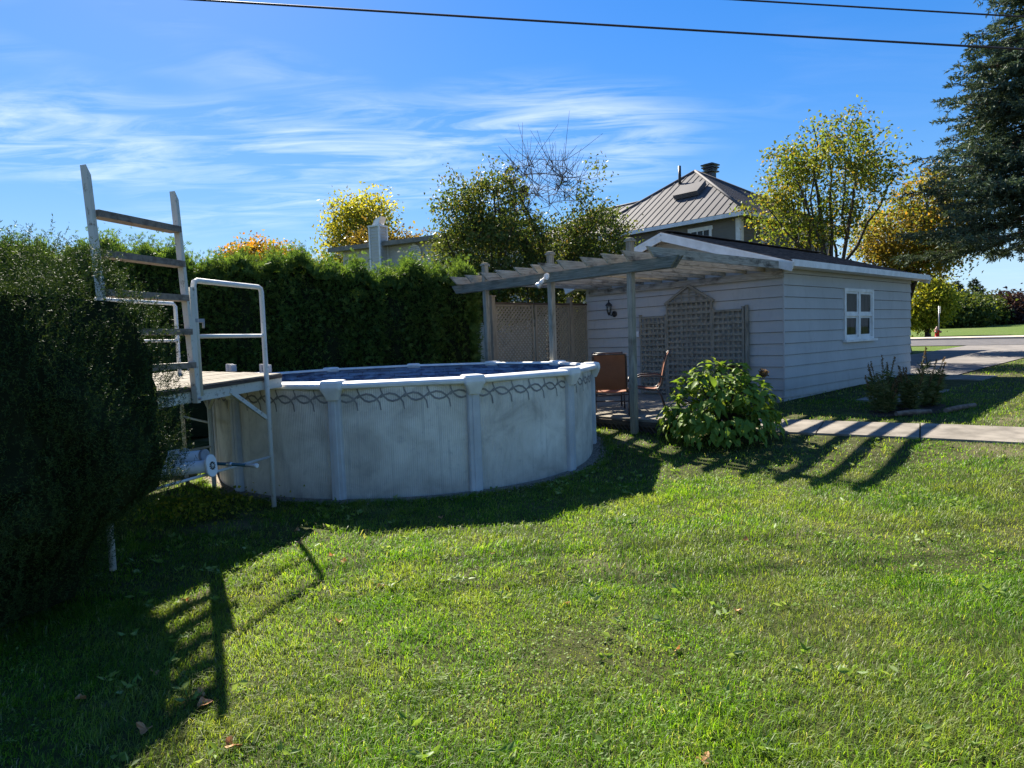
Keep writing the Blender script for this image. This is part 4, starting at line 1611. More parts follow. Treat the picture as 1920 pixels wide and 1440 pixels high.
# low dark porch roof beside it
pr = thing('porch_roof', 'dark blue metal porch roof below the eave of the taupe house', 'porch', hp_(-2.2, 5.4, .6))
mb = MB()
a, b, c_, d_ = hp_(-2.6, 3.6, 4.15), hp_(-2.6, 8.6, 4.15), hp_(-.02, 8.6, 4.85), hp_(-.02, 3.6, 4.85)
z = Vector((0, 0, .06))
mb.hexa([a, b, c_, d_, a + z, b + z, c_ + z, d_ + z])
for i in range(13):
    t_ = i / 12
    mb.bar(a.lerp(b, t_) + z * 1.3, d_.lerp(c_, t_) + z * 1.3, .03, .03)
mb.build('roof', 'blue_roof', pr)
mb = MB()
mb.bar(hp_(-2.62, 3.55, 4.1), hp_(-2.62, 8.65, 4.1), .04, .14)
mb.build('fascia', 'white_paint', pr)
for s_ in (3.7, 6.1, 8.5):
    mb = MB()
    mb.bar(hp_(-2.5, s_, .5), hp_(-2.5, s_, 4.14), .12, .12, DR)
    mb.build('post', 'white_paint', pr)

# house behind the hedge
nh = thing('sided_house', 'pale sided house with boxed chimney rising behind the cedar hedge', 'house', (-4.5, 27, .6))
NA = Vector((-6.3, 26.03, 0))
NB = Vector((-1.2, 23.4, 0))
nd_ = (NB - NA).normalized()
nn = Vector((nd_.y, -nd_.x, 0))
if nn.y > 0:
    nn = -nn
mb = MB()
lapwall(mb, NA, NB, nn, .3, 5.4, .14)
for a, b in ((NA, NA - nn * 6), (NB, NB - nn * 6), (NA - nn * 6, NB - nn * 6)):
    mb.face([(a.x, a.y, .2), (b.x, b.y, .2), (b.x, b.y, 5.4), (a.x, a.y, 5.4)])
mb.build('wall', 'beige_siding', nh)
mb = MB()
za, zb = 5.0, 5.02
A0, A1 = NA + nn * .4 - nd_ * .4, NB + nn * .4 + nd_ * .4
B0, B1 = NA - nn * 3 - nd_ * .4, NB - nn * 3 + nd_ * .4
mb.hexa([vz(A0, 5.36), vz(A1, 5.36), vz(B1, 5.6), vz(B0, 5.6), vz(A0, 5.52), vz(A1, 5.52), vz(B1, 5.8), vz(B0, 5.8)])
B0b, B1b = NA - nn * 6.4 - nd_ * .4, NB - nn * 6.4 + nd_ * .4
mb.hexa([vz(B0, 5.6), vz(B1, 5.6), vz(B1b, 5.36), vz(B0b, 5.36), vz(B0, 5.8), vz(B1, 5.8), vz(B1b, 5.52), vz(B0b, 5.52)])
mb.build('roof', 'old_roof', nh)
cc = NA.lerp(NB, .338) + nn * .27
mb = MB()
for ax_, nm in ((nd_, nn), (nn, nd_), (nn, -nd_)):
    ww = .44 if ax_ is nd_ else .42
    ctr = cc + nm * (.215 if nm is nn else .22)
    lapwall(mb, ctr - ax_ * ww / 2, ctr + ax_ * ww / 2, nm, .4, 6.05, .11)
mb.bar(vz(cc, .4), vz(cc, 6.05), .42, .41, nn)
ch = mb.build('chimney', 'beige_siding', nh)
mb = MB()
for sx in (-1, 1):
    for sy in (-1, 1):
        q = cc + nd_ * (.22 * sx) + nn * (.22 * sy)
        mb.bar(vz(q, .4), vz(q, 6.06), .06, .06, nn)
mb.bar(vz(cc, 6.06), vz(cc, 6.12), .54, .52, nn)
mb.build('chimney_trim', 'white_paint', ch)
mb = MB()
a = vz(cc, 6.12)
mb.hexa([a + nd_ * -.15 + nn * .15, a + nd_ * .15 + nn * .15, a + nd_ * .15 - nn * .15, a - nd_ * .15 - nn * .15, a + nd_ * .02 + nn * .17 + Vector((0, 0, .22)), a + nd_ * .28 + nn * .17 + Vector((0, 0, .3)), a + nd_ * .28 - nn * .17 + Vector((0, 0, .3)), a + nd_ * .02 - nn * .17 + Vector((0, 0, .22))])
mb.build('flue_cap', 'galvanised', ch)
vc = NA.lerp(NB, .587) + nn * .03
mb = MB()
rr = []
for o_ in (0, .05):
    rr.append([vz(vc + nd_ * x + nn * o_, z) for x, z in [(-.27, 4.75), (.27, 4.75)] + [(.27 * math.cos(t), 5.06 + .27 * math.sin(t)) for t in np.linspace(0, PI, 13)]])
mb.loft(rr)
lv = mb.build('louvre_vent', 'white_paint', nh)
for i in range(8):
    z = 4.80 + i * .062
    hwid = .23 if z < 5.06 else math.sqrt(max(.0, .23 ** 2 - (z - 5.06) ** 2))
    if hwid > .05:
        mb = MB()
        mb.bar(vz(vc + nn * .06 - nd_ * hwid, z), vz(vc + nn * .06 + nd_ * hwid, z), .03, .022)
        mb.build('louvre_slat', 'grey_plastic', lv)


# ------------------------------------------------------------------ trees
def limb(mb, p0, p1, r0, r1, bend, nseg=5, sides=6):
    p0, p1 = np.asarray(p0, float), np.asarray(p1, float)
    L_ = np.linalg.norm(p1 - p0)
    mid = (p0 + p1) / 2 + bend * L_ + rng.normal(0, .05, 3) * L_
    pts = []
    for i in range(nseg + 1):
        t_ = i / nseg
        pts.append((1 - t_) ** 2 * p0 + 2 * t_ * (1 - t_) * mid + t_ ** 2 * p1 + (rng.normal(0, .012, 3) * L_ if 0 < i < nseg else 0))
    rs = [r0 + (r1 - r0) * (i / nseg) ** .8 for i in range(nseg + 1)]
    mb.tube([tuple(p) for p in pts], rs, sides, cap=False)
    return pts, rs


def tree(name, label, base, blobs, fork, trunk_r, nclus, per, lsize, lmat, group=None, cat='tree', stems=1, spread=.28, nlimb=7,
         droop=.3, bare=None, barkm='bark', shell=.55, ratio=.6, stem_spread=.5):
    """blobs: (x,y,z,rx,ry,rz) crown lobes relative to base; fork: height where limbs part"""
    x0, y0 = base
    z0 = zgf(x0, y0)
    B = np.array([x0, y0, z0])
    t = thing(name, label, cat, (x0, y0, z0), group)
    vol = np.array([b[3] * b[4] * b[5] for b in blobs])
    cnt = np.maximum(1, (nclus * vol / vol.sum())).astype(int)
    C = []
    for b, c_ in zip(blobs, cnt):
        d = unit(rng.normal(size=(c_, 3)))
        r = rng.uniform(shell ** 3, 1, (c_, 1)) ** (1 / 3)
        r *= rng.uniform(.82, 1.08, (c_, 1))
        C.append(np.array(b[:3]) + d * r * np.array(b[3:]))
    C = np.concatenate(C) + B
    C = C[C[:, 2] > z0 + .3]
    mb = MB()
    nodes, nrad = [], []
    for s_ in range(stems):
        off = np.array([0, 0, 0.]) if stems == 1 else np.array([math.cos(s_ * 2.4) * .25, math.sin(s_ * 2.4) * .25, 0])
        top = B + off * (1 + stem_spread * 4) + np.array([0, 0, fork * rng.uniform(.85, 1.15)])
        pts, rs = limb(mb, B + off * .4 - [0, 0, .15], top, trunk_r * (1.25 if stems == 1 else .8), trunk_r * .72, np.zeros(3), 5, 9)
        k0 = rng.integers(0, 1000)
        sel = C[rng.permutation(len(C))[:max(3, nlimb // stems + 2)]]
        if stems > 1:
            dirs = off[:2] / max(np.linalg.norm(off[:2]), 1e-6)
            sc = (C[:, :2] - B[:2]) @ dirs
            pool_ = C[np.argsort(-sc)[:max(6, len(C) // 2)]]
            sel = pool_[rng.permutation(len(pool_))[:max(3, nlimb // stems + 1)]]
        for q in sel:
            pts2, rs2 = limb(mb, top, q, trunk_r * rng.uniform(.42, .62), .016, np.array([0, 0, .12]), 6, 6)
            nodes += pts2[1:]
            nrad += rs2[1:]
        nodes += pts[3:]
        nrad += rs[3:]
    nodes, nrad = np.array(nodes), np.array(nrad)
    order = np.argsort(np.linalg.norm(C - (B + [0, 0, fork]), axis=1))
    LP, LD_ = [], []
    for ci in order:
        q = C[ci]
        dd = np.linalg.norm(nodes - q, axis=1)
        # prefer to join a limb lower down, so twigs sweep outward
        j = np.argmin(dd + np.maximum(0, nodes[:, 2] - q[2]) * 1.2)
        r0 = min(nrad[j] * .7, .03 + .012 * dd[j])
        pts, rs = limb(mb, nodes[j], q, max(r0, .009), .005, np.array([0, 0, .06]), 3, 4)
        nodes = np.concatenate([nodes, np.array(pts[1:])])
        nrad = np.concatenate([nrad, np.array(rs[1:])])
        if bare is not None and bare(q - B):
            for _ in range(4):                  # leafless twigs
                e = q + rng.normal(0, .35, 3) + [0, 0, .22]
                limb(mb, q, e, .009, .004, np.zeros(3), 2, 3)
            continue
        m_ = max(2, int(per * rng.uniform(.45, 1.5)))
        tt = rng.uniform(.35, 1.0, m_)
        seg = np.array(pts[0]) + (q - np.array(pts[0])) * np.minimum(tt, 1)[:, None]
        w_ = np.where(rng.random(m_) < .6, 1, 0)[:, None]
        c_ = q * w_ + seg * (1 - w_)
        LP.append(c_ + rng.normal(0, spread, (m_, 3)) * np.array([1, 1, .75]))
        LD_.append(rng.normal(0, 1, (m_, 3)) + np.array([0, 0, -droop]))
    mb.build('trunk', barkm, t)
    P, D = np.concatenate(LP), np.concatenate(LD_)
    ls = lsize * rng.uniform(.65, 1.25, len(P))
    V, F = leaves(P, D, ls, ls * ratio)
    link('crown', np_mesh('crown', V, F, (x0, y0, z0)), lmat, t)
    return t


tree('apple_tree', 'dense green leafy tree rising between the cedar hedge and pergola', (-.5, 18.2),
     [(-.1, 0, 3.6, 1.35, 1.3, 1.35), (.2, 0, 4.9, .95, .9, 1.0), (-.75, 0, 4.6, .7, .8, .95), (.45, -.3, 2.6, 1.3, 1.1, .9), (.1, 0, 5.9, .3, .3, .55), (-1.0, 0, 5.5, .22, .22, .5), (-.8, 0, 3.0, .9, .8, .8)],
     1.6, .12, 560, 44, .095, 'apple_leaf', spread=.19, nlimb=9)
tree('apple_tree', 'gnarled tree with bare upper twigs behind the pergola', (1.15, 18.6),
     [(1.3, 0, 4.0, 1.05, .9, .95), (.2, 0, 3.8, 1.2, .9, .9), (1.1, 0, 4.9, .5, .5, .6), (1.35, 0, 5.7, .22, .22, .55), (1.75, 0, 3.4, .7, .7, .7), (-.2, 0, 5.6, 1.1, .6, .85), (.6, 0, 2.8, 1.7, 1.0, .6), (-.9, 0, 4.6, .5, .5, .5)],
     3.0, .19, 540, 40, .092, 'apple_leaf', spread=.19, nlimb=14, bare=lambda q: q[2] > 4.75 and q[0] < .85)
tree('poplar_tree', 'tall yellow-green autumn tree beyond the sided house', (-7.5, 35),
     [(0, 0, 6.6, 1.7, 1.6, 2.2), (.5, 0, 8.0, 1.2, 1.2, 1.2), (-.9, 0, 7.4, .9, .9, 1.4), (-.6, 0, 4.8, 1.7, 1.5, 1.5)],
     3.0, .16, 280, 42, .18, 'yellow_leaf', spread=.36, group=None)
tree('maple_tree', 'russet brown autumn tree behind the boxed chimney', (-5.4, 32),
     [(-.6, 0, 5.2, 1.7, 1.4, 1.5), (1.1, 0, 5.2, 1.2, 1.2, 1.1), (0, 0, 4.2, 2.2, 1.5, 1.2)],
     2.5, .16, 300, 55, .17, 'russet_leaf', spread=.34)
tree('maple_tree', 'rounded orange and green treetop above the cedar hedge', (-11.4, 31.5),
     [(0, 0, 4.9, 2.0, 1.6, 1.25), (1.5, 0, 4.5, 1.3, 1.2, 1.1), (-1.3, 0, 4.6, 1.0, .9, .9)],
     2.2, .15, 300, 55, .16, 'orange_leaf', spread=.32)
tree('maple_tree', 'multi-stemmed green and gold maple standing behind the garage', (11.05, 23.8),
     [(.1, 0, 6.2, 2.1, 1.8, 2.0), (.9, 0, 8.0, 1.1, 1.1, .85), (2.0, 0, 7.0, .9, .9, 1.0), (-1.9, 0, 5.2, 1.0, 1.1, 1.0), (-1.3, 0, 6.6, .9, .9, .9), (-.9, -.3, 4.4, 1.2, 1.1, .8)],
     2.6, .13, 400, 27, .135, 'maple_leaf', stems=5, spread=.22, nlimb=16, shell=.5, stem_spread=.35)
tree('maple_tree', 'orange-tinged green tree between the maple and the spruce', (16.3, 27.5),
     [(-.3, 0, 4.7, 1.9, 1.7, 1.5), (.8, 0, 6.2, 1.4, 1.3, 1.2), (.3, 0, 3.9, 1.8, 1.6, .9), (1.5, 0, 4.9, 1.3, 1.3, 1.4)],
     2.4, .14, 460, 42, .14, 'turning_leaf', spread=.3, nlimb=10)
tree('lime_tree', 'small lime-yellow leafy tree on the lawn across the road', (28.3, 45.6),
     [(0, 0, 2.3, 1.5, 1.4, 1.4), (-.6, 0, 1.5, 1.4, 1.2, .9), (.3, 0, 3.2, 1.0, 1.0, .9)],
     0.8, .18, 220, 55, .21, 'lime_leaf', spread=.36)
far = 'trees along the far edge of the lawn'
for i, (x, y, w_, h_, mt, lab) in enumerate((
        (47.0, 71, 2.8, 3.2, 'green_leaf', 'mid green bushy tree at the far lawn edge beside the signpost'),
        (52.5, 77, 3.0, 3.3, 'green_leaf', 'rounded green tree between the signpost and the maroon trees'),
        (57, 79, 3.4, 3.2, 'maroon_leaf', 'dark maroon tree beside the two far pines'),
        (63, 82, 3.8, 3.6, 'maroon_leaf', 'broad dark maroon tree farthest along the lawn edge'),
        (70, 84, 4.2, 3.5, 'green_leaf', 'dark green tree beyond the broad maroon tree'),
        (49, 74, 2.2, 2.8, 'lime_leaf', 'low yellowish tree before the green trees'))):
    tree('broadleaf_tree', lab, (x, y), [(0, 0, h_ * .55, w_, w_ * .8, h_ * .46), (w_ * .3, 0, h_ * .45, w_ * .8, w_ * .7, h_ * .4), (-w_ * .4, 0, h_ * .4, w_ * .7, w_ * .7, h_ * .36)],
         1.0, .22, 200, 45, .42, mt, group=far, spread=.7)
tree('copper_tree', 'copper brown tree beyond the spruce branches', (25.6, 31.5),
     [(.6, 0, 4.1, 1.6, 1.4, 1.1), (1.2, 0, 5.0, 1.4, 1.3, 1.0)], 2.4, .16, 130, 34, .14, 'brownred_leaf', spread=.26)


def conifer(name, label, base, H, R, z_lo, mt, whorls, per, nlen, twigs=9, cat='tree', group=None, droop=.25, dens=1.0, trunk=.2, lift=.0):
    x0, y0 = base
    z0 = zgf(x0, y0)
    t = thing(name, label, cat, (x0, y0, z0), group)
    mb = MB()
    mb.tube([(x0, y0, z0 - .2), (x0, y0, z0 + H * .5), (x0, y0, z0 + H)], [trunk, trunk * .6, .015], 9)
    LP, LDr, LL = [], [], []
    for i in range(whorls):
        f_ = i / (whorls - 1)
        z = z0 + z_lo + (H - z_lo) * f_ ** .92
        rr = R * (1 - f_) ** .75 + .12
        for b in range(max(3, int(per * (1 - .4 * f_)))):
            a = rng.uniform(0, 2 * PI)
            ln = rr * rng.uniform(.72, 1.12)
            d = np.array([math.cos(a), math.sin(a), 0])
            pts = []
            dz = -droop * ln * rng.uniform(.6, 1.3)
            for k in range(6):
                u = k / 5
                pts.append(np.array([x0, y0, z]) + d * ln * u + np.array([0, 0, dz * math.sin(u * PI * .62) + lift * ln * u * u + .35 * abs(dz) * max(0, u - .6)]))
            mb.tube([tuple(p) for p in pts], [.035 * (1 - .8 * k / 5) * min(1, ln) + .004 for k in range(6)], 4, cap=False)
            pts = np.array(pts)
            nt_ = max(3, int(twigs * ln / R * 2.2))
            side = np.array([-d[1], d[0], 0])
            for k in range(nt_):
                u = rng.uniform(.22, 1.0)
                pb = pts[int(u * 4.99)] + (pts[min(int(u * 4.99) + 1, 5)] - pts[int(u * 4.99)]) * ((u * 4.99) % 1)
                sg = rng.choice([-1, 1])
                tl = ln * .30 * (1.15 - u) + .16
                td = d * rng.uniform(.5, 1) + side * sg * rng.uniform(.3, 1.0) + np.array([0, 0, rng.uniform(-.55, .15)])
                td /= np.linalg.norm(td)
                m_ = max(6, int(tl / nlen * 8 * dens))
                w_ = rng.uniform(0, 1, m_)
                LP.append(pb + td * tl * w_[:, None] + rng.normal(0, .012, (m_, 3)))
                LDr.append(td * .8 + rng.normal(0, .62, (m_, 3)))
                LL.append(nlen * rng.uniform(.7, 1.2, m_))
    mb.build('trunk', 'bark', t)
    P, D, L_ = np.concatenate(LP), np.concatenate(LDr), np.concatenate(LL)
    V, F = leaves(P, D, L_, L_ * .30, .1)
    link('crown', np_mesh('crown', V, F, (x0, y0, z0)), mt, t)
    return t


conifer('spruce_tree', 'tall blue-green spruce with drooping branches beside the driveway', (16.9, 21.2), 15.5, 3.7, 4.15, 'spruce', 31, 16, .135, 13, dens=1.0, droop=.16)
conifer('pine_tree', 'dark pine showing between the two leafy trees', (.4, 31), 8.9, 1.9, 3.0, 'pine', 13, 8, .2, 8, lift=.25, droop=.1)
for i, (x, y, h_) in enumerate(((59.0, 89, 5.6), (62.0, 90, 5.9))):
    conifer('pine_tree', 'dark pine peeping above the maroon trees across the lawn', (x, y), h_, 2.0, 1.5, 'pine', 12, 8, .42, 7, group='two far pines', lift=.2, droop=.1)


# ------------------------------------------------------------------ hedges
HG0, HG1 = np.array([-.75, 14.75]), np.array([-11.5, 11.1])
hedge = thing('cedar_hedge', 'tall clipped green cedar hedge running behind the pool', 'hedge', (-4, 13.6, zgf(-4, 13.6)))
hd = (HG1 - HG0) / np.linalg.norm(HG1 - HG0)
hn = np.array([hd[1], -hd[0]])
if hn[1] > 0:
    hn = -hn
HLEN = np.linalg.norm(HG1 - HG0)


def htop(u):
    return 3.22 + .062 * u + .10 * np.sin(u * 2.1) + .09 * np.sin(u * 5.3 + 1) + .07 * np.sin(u * 11)


def hpos(u, v, z):
    """u along, v depth behind the face"""
    return np.stack([HG0[0] + hd[0] * u - hn[0] * v, HG0[1] + hd[1] * u - hn[1] * v, z], -1)


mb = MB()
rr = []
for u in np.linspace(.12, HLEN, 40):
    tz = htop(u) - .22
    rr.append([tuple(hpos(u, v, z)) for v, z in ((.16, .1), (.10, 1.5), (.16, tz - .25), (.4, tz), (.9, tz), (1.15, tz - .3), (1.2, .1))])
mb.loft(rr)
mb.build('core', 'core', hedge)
mb = MB()
for u in np.arange(.5, HLEN, .7):
    p = hpos(u, .65, 0)
    mb.tube([(p[0], p[1], zgf(p[0], p[1]) - .1), (p[0], p[1], 2.8)], [.05, .02], 6)
mb.build('trunks', 'bark', hedge)
parts = []
n = 30000                                   # face
u = rng.uniform(-.05, HLEN, n)
z = rng.uniform(.25, 1, n) ** .9 * htop(u)
bul = .10 * np.sin(u * 4.4 + .4 * np.sin(z * 1.3)) + .05 * np.sin(u * 10.5 + z * .8) + .04 * np.sin(z * 4.2 + u * 2.2) + .03 * np.sin(u * 15 - z * 7)
P = hpos(u, .06 + bul * .8 + rng.normal(0, .05, n), z)
D = np.stack([hn[0] + rng.normal(0, .55, n), hn[1] + rng.normal(0, .55, n), rng.normal(.15, .6, n)], 1)
parts.append(fans(P, D, rng.uniform(.06, .12, n), 4, 1.0, .26))
n = 17000                                   # top, looser and uneven
u = rng.uniform(-.1, HLEN, n)
v = rng.uniform(-.05, 1.2, n)
z = htop(u) - .12 - .25 * (np.abs(v - .55) / .65) ** 3 + np.abs(rng.normal(0, .10, n))
D = np.stack([rng.normal(0, .5, n), rng.normal(0, .5, n), rng.uniform(.3, 1.3, n)], 1)
parts.append(fans(hpos(u, v, z), D, rng.uniform(.07, .15, n)))
n = 520                                     # stray leaders
u0 = rng.uniform(0, HLEN, n)
v0 = rng.uniform(.1, 1.0, n)
for k in range(9):
    zz = htop(u0) - .05 + k * rng.uniform(.02, .055, n)
    D = np.stack([rng.normal(0, .6, n), rng.normal(0, .6, n), np.full(n, .9)], 1)
    parts.append(fans(hpos(u0 + rng.normal(0, .012, n) * k, v0, zz), D, rng.uniform(.05, .09, n)))
n = 3500                                    # right end
v = rng.uniform(0, 1.2, n)
z = rng.uniform(.2, 1, n) * 3.2
D = np.stack([-hd[0] + rng.normal(0, .6, n), -hd[1] + rng.normal(0, .6, n), rng.normal(.2, .6, n)], 1)
parts.append(fans(hpos(np.full(n, .02) + rng.normal(0, .06, n), v, z), D, rng.uniform(.08, .15, n)))
V, F = merge(parts)
link('foliage', np_mesh('foliage', V, F, hedge.location), 'cedar', hedge)

# yew bush in front: upright needled shoots
YC = np.array([-3.7, 4.35, 0.0])
yew = thing('yew_bush', 'large dark yew bush in front of the ladder and platform', 'bush', tuple(YC))
_yz = np.array([.03, .35, .56, .74, .91, 1.09, 1.27, 1.62, 1.95, 2.18, 2.36, 2.46])
_yx = np.array([-3.08, -2.95, -2.72, -2.47, -2.39, -2.36, -2.38, -2.46, -2.55, -2.64, -2.74, -2.9])   # free side
_yh = np.array([.6, .66, .7, .75, .80, .82, .83, .83, .8, .76, .66, .45])                           # half depth


def ysurf(a, z, k=1.0):
    """upright clipped bush: angle a and height z to a point on its skin"""
    xr, hh = np.interp(z, _yz, _yx), np.interp(z, _yz, _yh)
    xl = -5.6 - (xr + 2.25) * .6
    cx, hx = (xr + xl) / 2, (xr - xl) / 2
    ca, sa = np.cos(a), np.sin(a)
    w = .10 * np.sin(a * 9 + z * 3) + .07 * np.sin(z * 7 + a * 5)
    ex = np.sign(ca) * np.abs(ca) ** .6
    ey = np.sign(sa) * np.abs(sa) ** .6
    return np.stack([cx + ex * (hx * 1 + w * .5 - (1 - k) * .9), 4.45 + ey * (hh * 1.15 + w - (1 - k) * .9), z + 0 * a], -1)


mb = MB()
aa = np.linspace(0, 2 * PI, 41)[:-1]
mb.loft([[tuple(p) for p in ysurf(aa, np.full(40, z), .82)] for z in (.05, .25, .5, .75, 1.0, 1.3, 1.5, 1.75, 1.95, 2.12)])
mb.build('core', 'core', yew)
mb = MB()
for k in range(4):
    x, y = -5.0 + k * .38, 4.4 + .1 * math.sin(k * 3)
    mb.tube([(x, y, -.1), (x + .03, y, .6), (x - .05, y + .05, 1.6)], [.035, .03, .02], 7)
mb.build('stems', 'bark', yew)
LP, LDr = [], []
ns_ = 9500
a = np.concatenate([rng.uniform(PI * .98, PI * 2.12, int(ns_ * .8)), rng.uniform(0, PI, int(ns_ * .2))])
z = rng.uniform(.04, 2.42, len(a))
S0 = ysurf(a, z, 1.0)
c0 = np.array([-3.9, 4.35, 0]) * [1, 1, 0]
inw = rng.uniform(0, .16, (len(a), 1))
nx = unit((S0 - np.array([-3.9, 4.35, 0])) * [.6, 1.2, 0])
S0 = S0 - nx * inw
n2 = 1700
xt, yt = rng.uniform(-5.2, -2.88, n2), rng.uniform(3.75, 4.95, n2)
S1 = np.stack([xt, yt, 2.31 + .07 * np.sin(xt * 6) + .06 * np.sin(yt * 9 + xt * 3) - rng.uniform(0, .14, n2)], 1)
S0 = np.concatenate([S0, S1])
dd = np.concatenate([nx * .38 + [0, 0, .8], np.tile([0, 0, 1.0], (n2, 1))]) + rng.normal(0, .24, (len(S0), 3))
dd = unit(dd)
keep = S0[:, 0] > -4.9
for p, dv in zip(S0[keep], dd[keep]):
    ln = rng.uniform(.07, .17) * (1.7 if p[2] > 2.15 and rng.random() < .06 else 1)
    m_ = int(ln / .0064)
    w_ = rng.uniform(0, 1, m_)
    LP.append(p + dv * ln * w_[:, None])
    LDr.append(dv * .55 + rng.normal(0, .7, (m_, 3)))
P, D = np.concatenate(LP), np.concatenate(LDr)
V, F = leaves(P, D, rng.uniform(.016, .027, len(P)), .0046, .05)
n = 700                                      # leader that stands above the rest
w_ = rng.uniform(0, 1, n)
P = np.array([-3.50, 4.5, 2.15]) + np.array([.07, 0, .62]) * w_[:, None] + rng.normal(0, .03, (n, 3)) * (1.15 - w_[:, None])
V2, F2 = leaves(P, np.array([.1, 0, .8]) + rng.normal(0, .6, (n, 3)), rng.uniform(.02, .035, n), .006, .05)
V, F = merge([(V, F), (V2, F2)])
link('foliage', np_mesh('foliage', V, F, tuple(YC)), 'yew', yew)

# hydrangea by the path
HYD = Vector((3.10, 10.0, 0))
HYD.z = zgf(HYD.x, HYD.y)
hyd = thing('hydrangea_bush', 'rounded leafy green hydrangea bush between deck and path', 'bush', HYD)


def bigleaf(name, ln, wd, curl):
    mb = MB()
    pr_ = [(0, .03), (.18, .62), (.42, 1.0), (.7, .66), (.9, .25), (1, .02)]
    rows = []
    for t_, w_ in pr_:
        zc = -curl * t_ * t_ * ln
        h_ = wd / 2 * w_
        rows.append([(-h_, t_ * ln, zc + h_ * .35), (0, t_ * ln, zc), (h_, t_ * ln, zc + h_ * .35)])
    mb.loft(rows, close=False, smooth=True)
    return mb.mesh(name)


lm = [bigleaf('leaf', .125, .075, .35), bigleaf('leaf', .10, .058, .2), bigleaf('leaf', .14, .085, .55)]
for me in lm:
    me.materials.append(MAT['hydrangea_leaf'])
mb = MB()
HL = []
shell_n = 0
for i in range(120):
    a, e = random.uniform(0, 2 * PI), math.acos(random.uniform(.05, 1))
    tip = HYD + Vector((.80 * math.sin(e) * math.cos(a), .78 * math.sin(e) * math.sin(a), .22 + .88 * math.cos(e)))
    mid = HYD.lerp(tip, .5) + Vector((0, 0, .14))
    mb.tube([HYD + Vector((.1 * math.cos(a), .1 * math.sin(a), -.05)), mid, tip], [.009, .007, .004], 5)
    for k in range(13):
        t_ = random.uniform(.35, 1.0) if k > 5 else random.uniform(.88, 1.03)
        q = (HYD.lerp(mid, t_ * 2) if t_ < .5 else mid.lerp(tip, t_ * 2 - 1))
        q = q + Vector((random.gauss(0, .035), random.gauss(0, .035), random.gauss(0, .03)))
        outw = (q - HYD - Vector((0, 0, .25))).normalized()
        dv = (outw * .7 + Vector((random.gauss(0, .6), random.gauss(0, .6), random.gauss(-.15, .35)))).normalized()
        HL.append((q, dv, random.choice(lm), random.uniform(.75, 1.25)))
for k in range(330):                       # low skirt of leaves
    a = random.uniform(0, 2 * PI)
    r_ = random.uniform(.55, .9)
    q = HYD + Vector((r_ * math.cos(a), r_ * math.sin(a), random.uniform(.05, .35)))
    dv = Vector((math.cos(a), math.sin(a), random.uniform(-.7, .1))) + Vector((random.gauss(0, .4), random.gauss(0, .4), 0))
    HL.append((q, dv.normalized(), random.choice(lm), random.uniform(.75, 1.2)))
mb.build('stems', 'bark', hyd)
# leaves on the side that shows are single objects, the rest one mass
HL.sort(key=lambda h: (h[0] - HYD).dot(Vector((-.25, -1, .35)).normalized()), reverse=True)
rest_v, rest_f = [], []
for i, (q, dv, me, sc_) in enumerate(HL):
    outn = (q - HYD - Vector((0, 0, .2))).normalized()
    upn = outn * .8 + Vector((random.gauss(0, .3), random.gauss(0, .3), .5 + random.gauss(0, .2)))
    dv = (dv * .6 + Vector((0, 0, -.35)) + outn * .15).normalized()
    xa = dv.cross(upn).normalized()
    za = xa.cross(dv).normalized()
    M = Matrix((xa, dv, za)).transposed()
    if i < 290:
        o = bpy.data.objects.new('leaf', me)
        COL.objects.link(o)
        o.parent = hyd
        o.matrix_local = Matrix.Translation(q - HYD) @ M.to_4x4() @ Matrix.Scale(sc_, 4)
    else:
        k0 = len(rest_v)
        rest_v += [tuple(q - HYD + M @ (v.co * sc_)) for v in me.vertices]
        rest_f += [tuple(k0 + j for j in p.vertices) for p in me.polygons]
me = bpy.data.meshes.new('foliage')
me.from_pydata(rest_v, [], rest_f)
link('foliage', me, 'hydrangea_leaf', hyd, kind='stuff')
for k, (dx, dy, dz) in enumerate(((.62, -.1, .95),)):
    q = HYD + Vector((dx, dy, dz))
    n = 160
    P = np.array(q) + unit(rng.normal(size=(n, 3))) * .065 * rng.uniform(.5, 1, (n, 1))
    V, F = leaves(P, rng.normal(size=(n, 3)), .035, .026)
    link('dried_flower', np_mesh('dried_flower', V, F, HYD), 'seedhead', hyd)
    mb = MB()
    mb.tube([HYD + Vector((.25, 0, .3)), HYD + Vector((.5, -.05, .75)), q], .004, 4)
    mb.build('stem', 'bark', hyd)

# flower bed with tall seed spikes
bedc = Vector((6.75, 11.35, 0))
V, F = [], []
nsg = 40
for i in range(nsg):
    a = 2 * PI * i / nsg
    r_ = 1 + .12 * math.sin(3 * a) + .07 * math.sin(7 * a)
    q = bedc + DR * (1.0 * r_ * math.cos(a)) + DL * (.5 * r_ * math.sin(a))
    V.append((q.x, q.y, zgf(q.x, q.y) + .014))
link('flower_bed', np_mesh('flower_bed', V, [tuple(range(nsg))]), 'mulch', kind='structure')


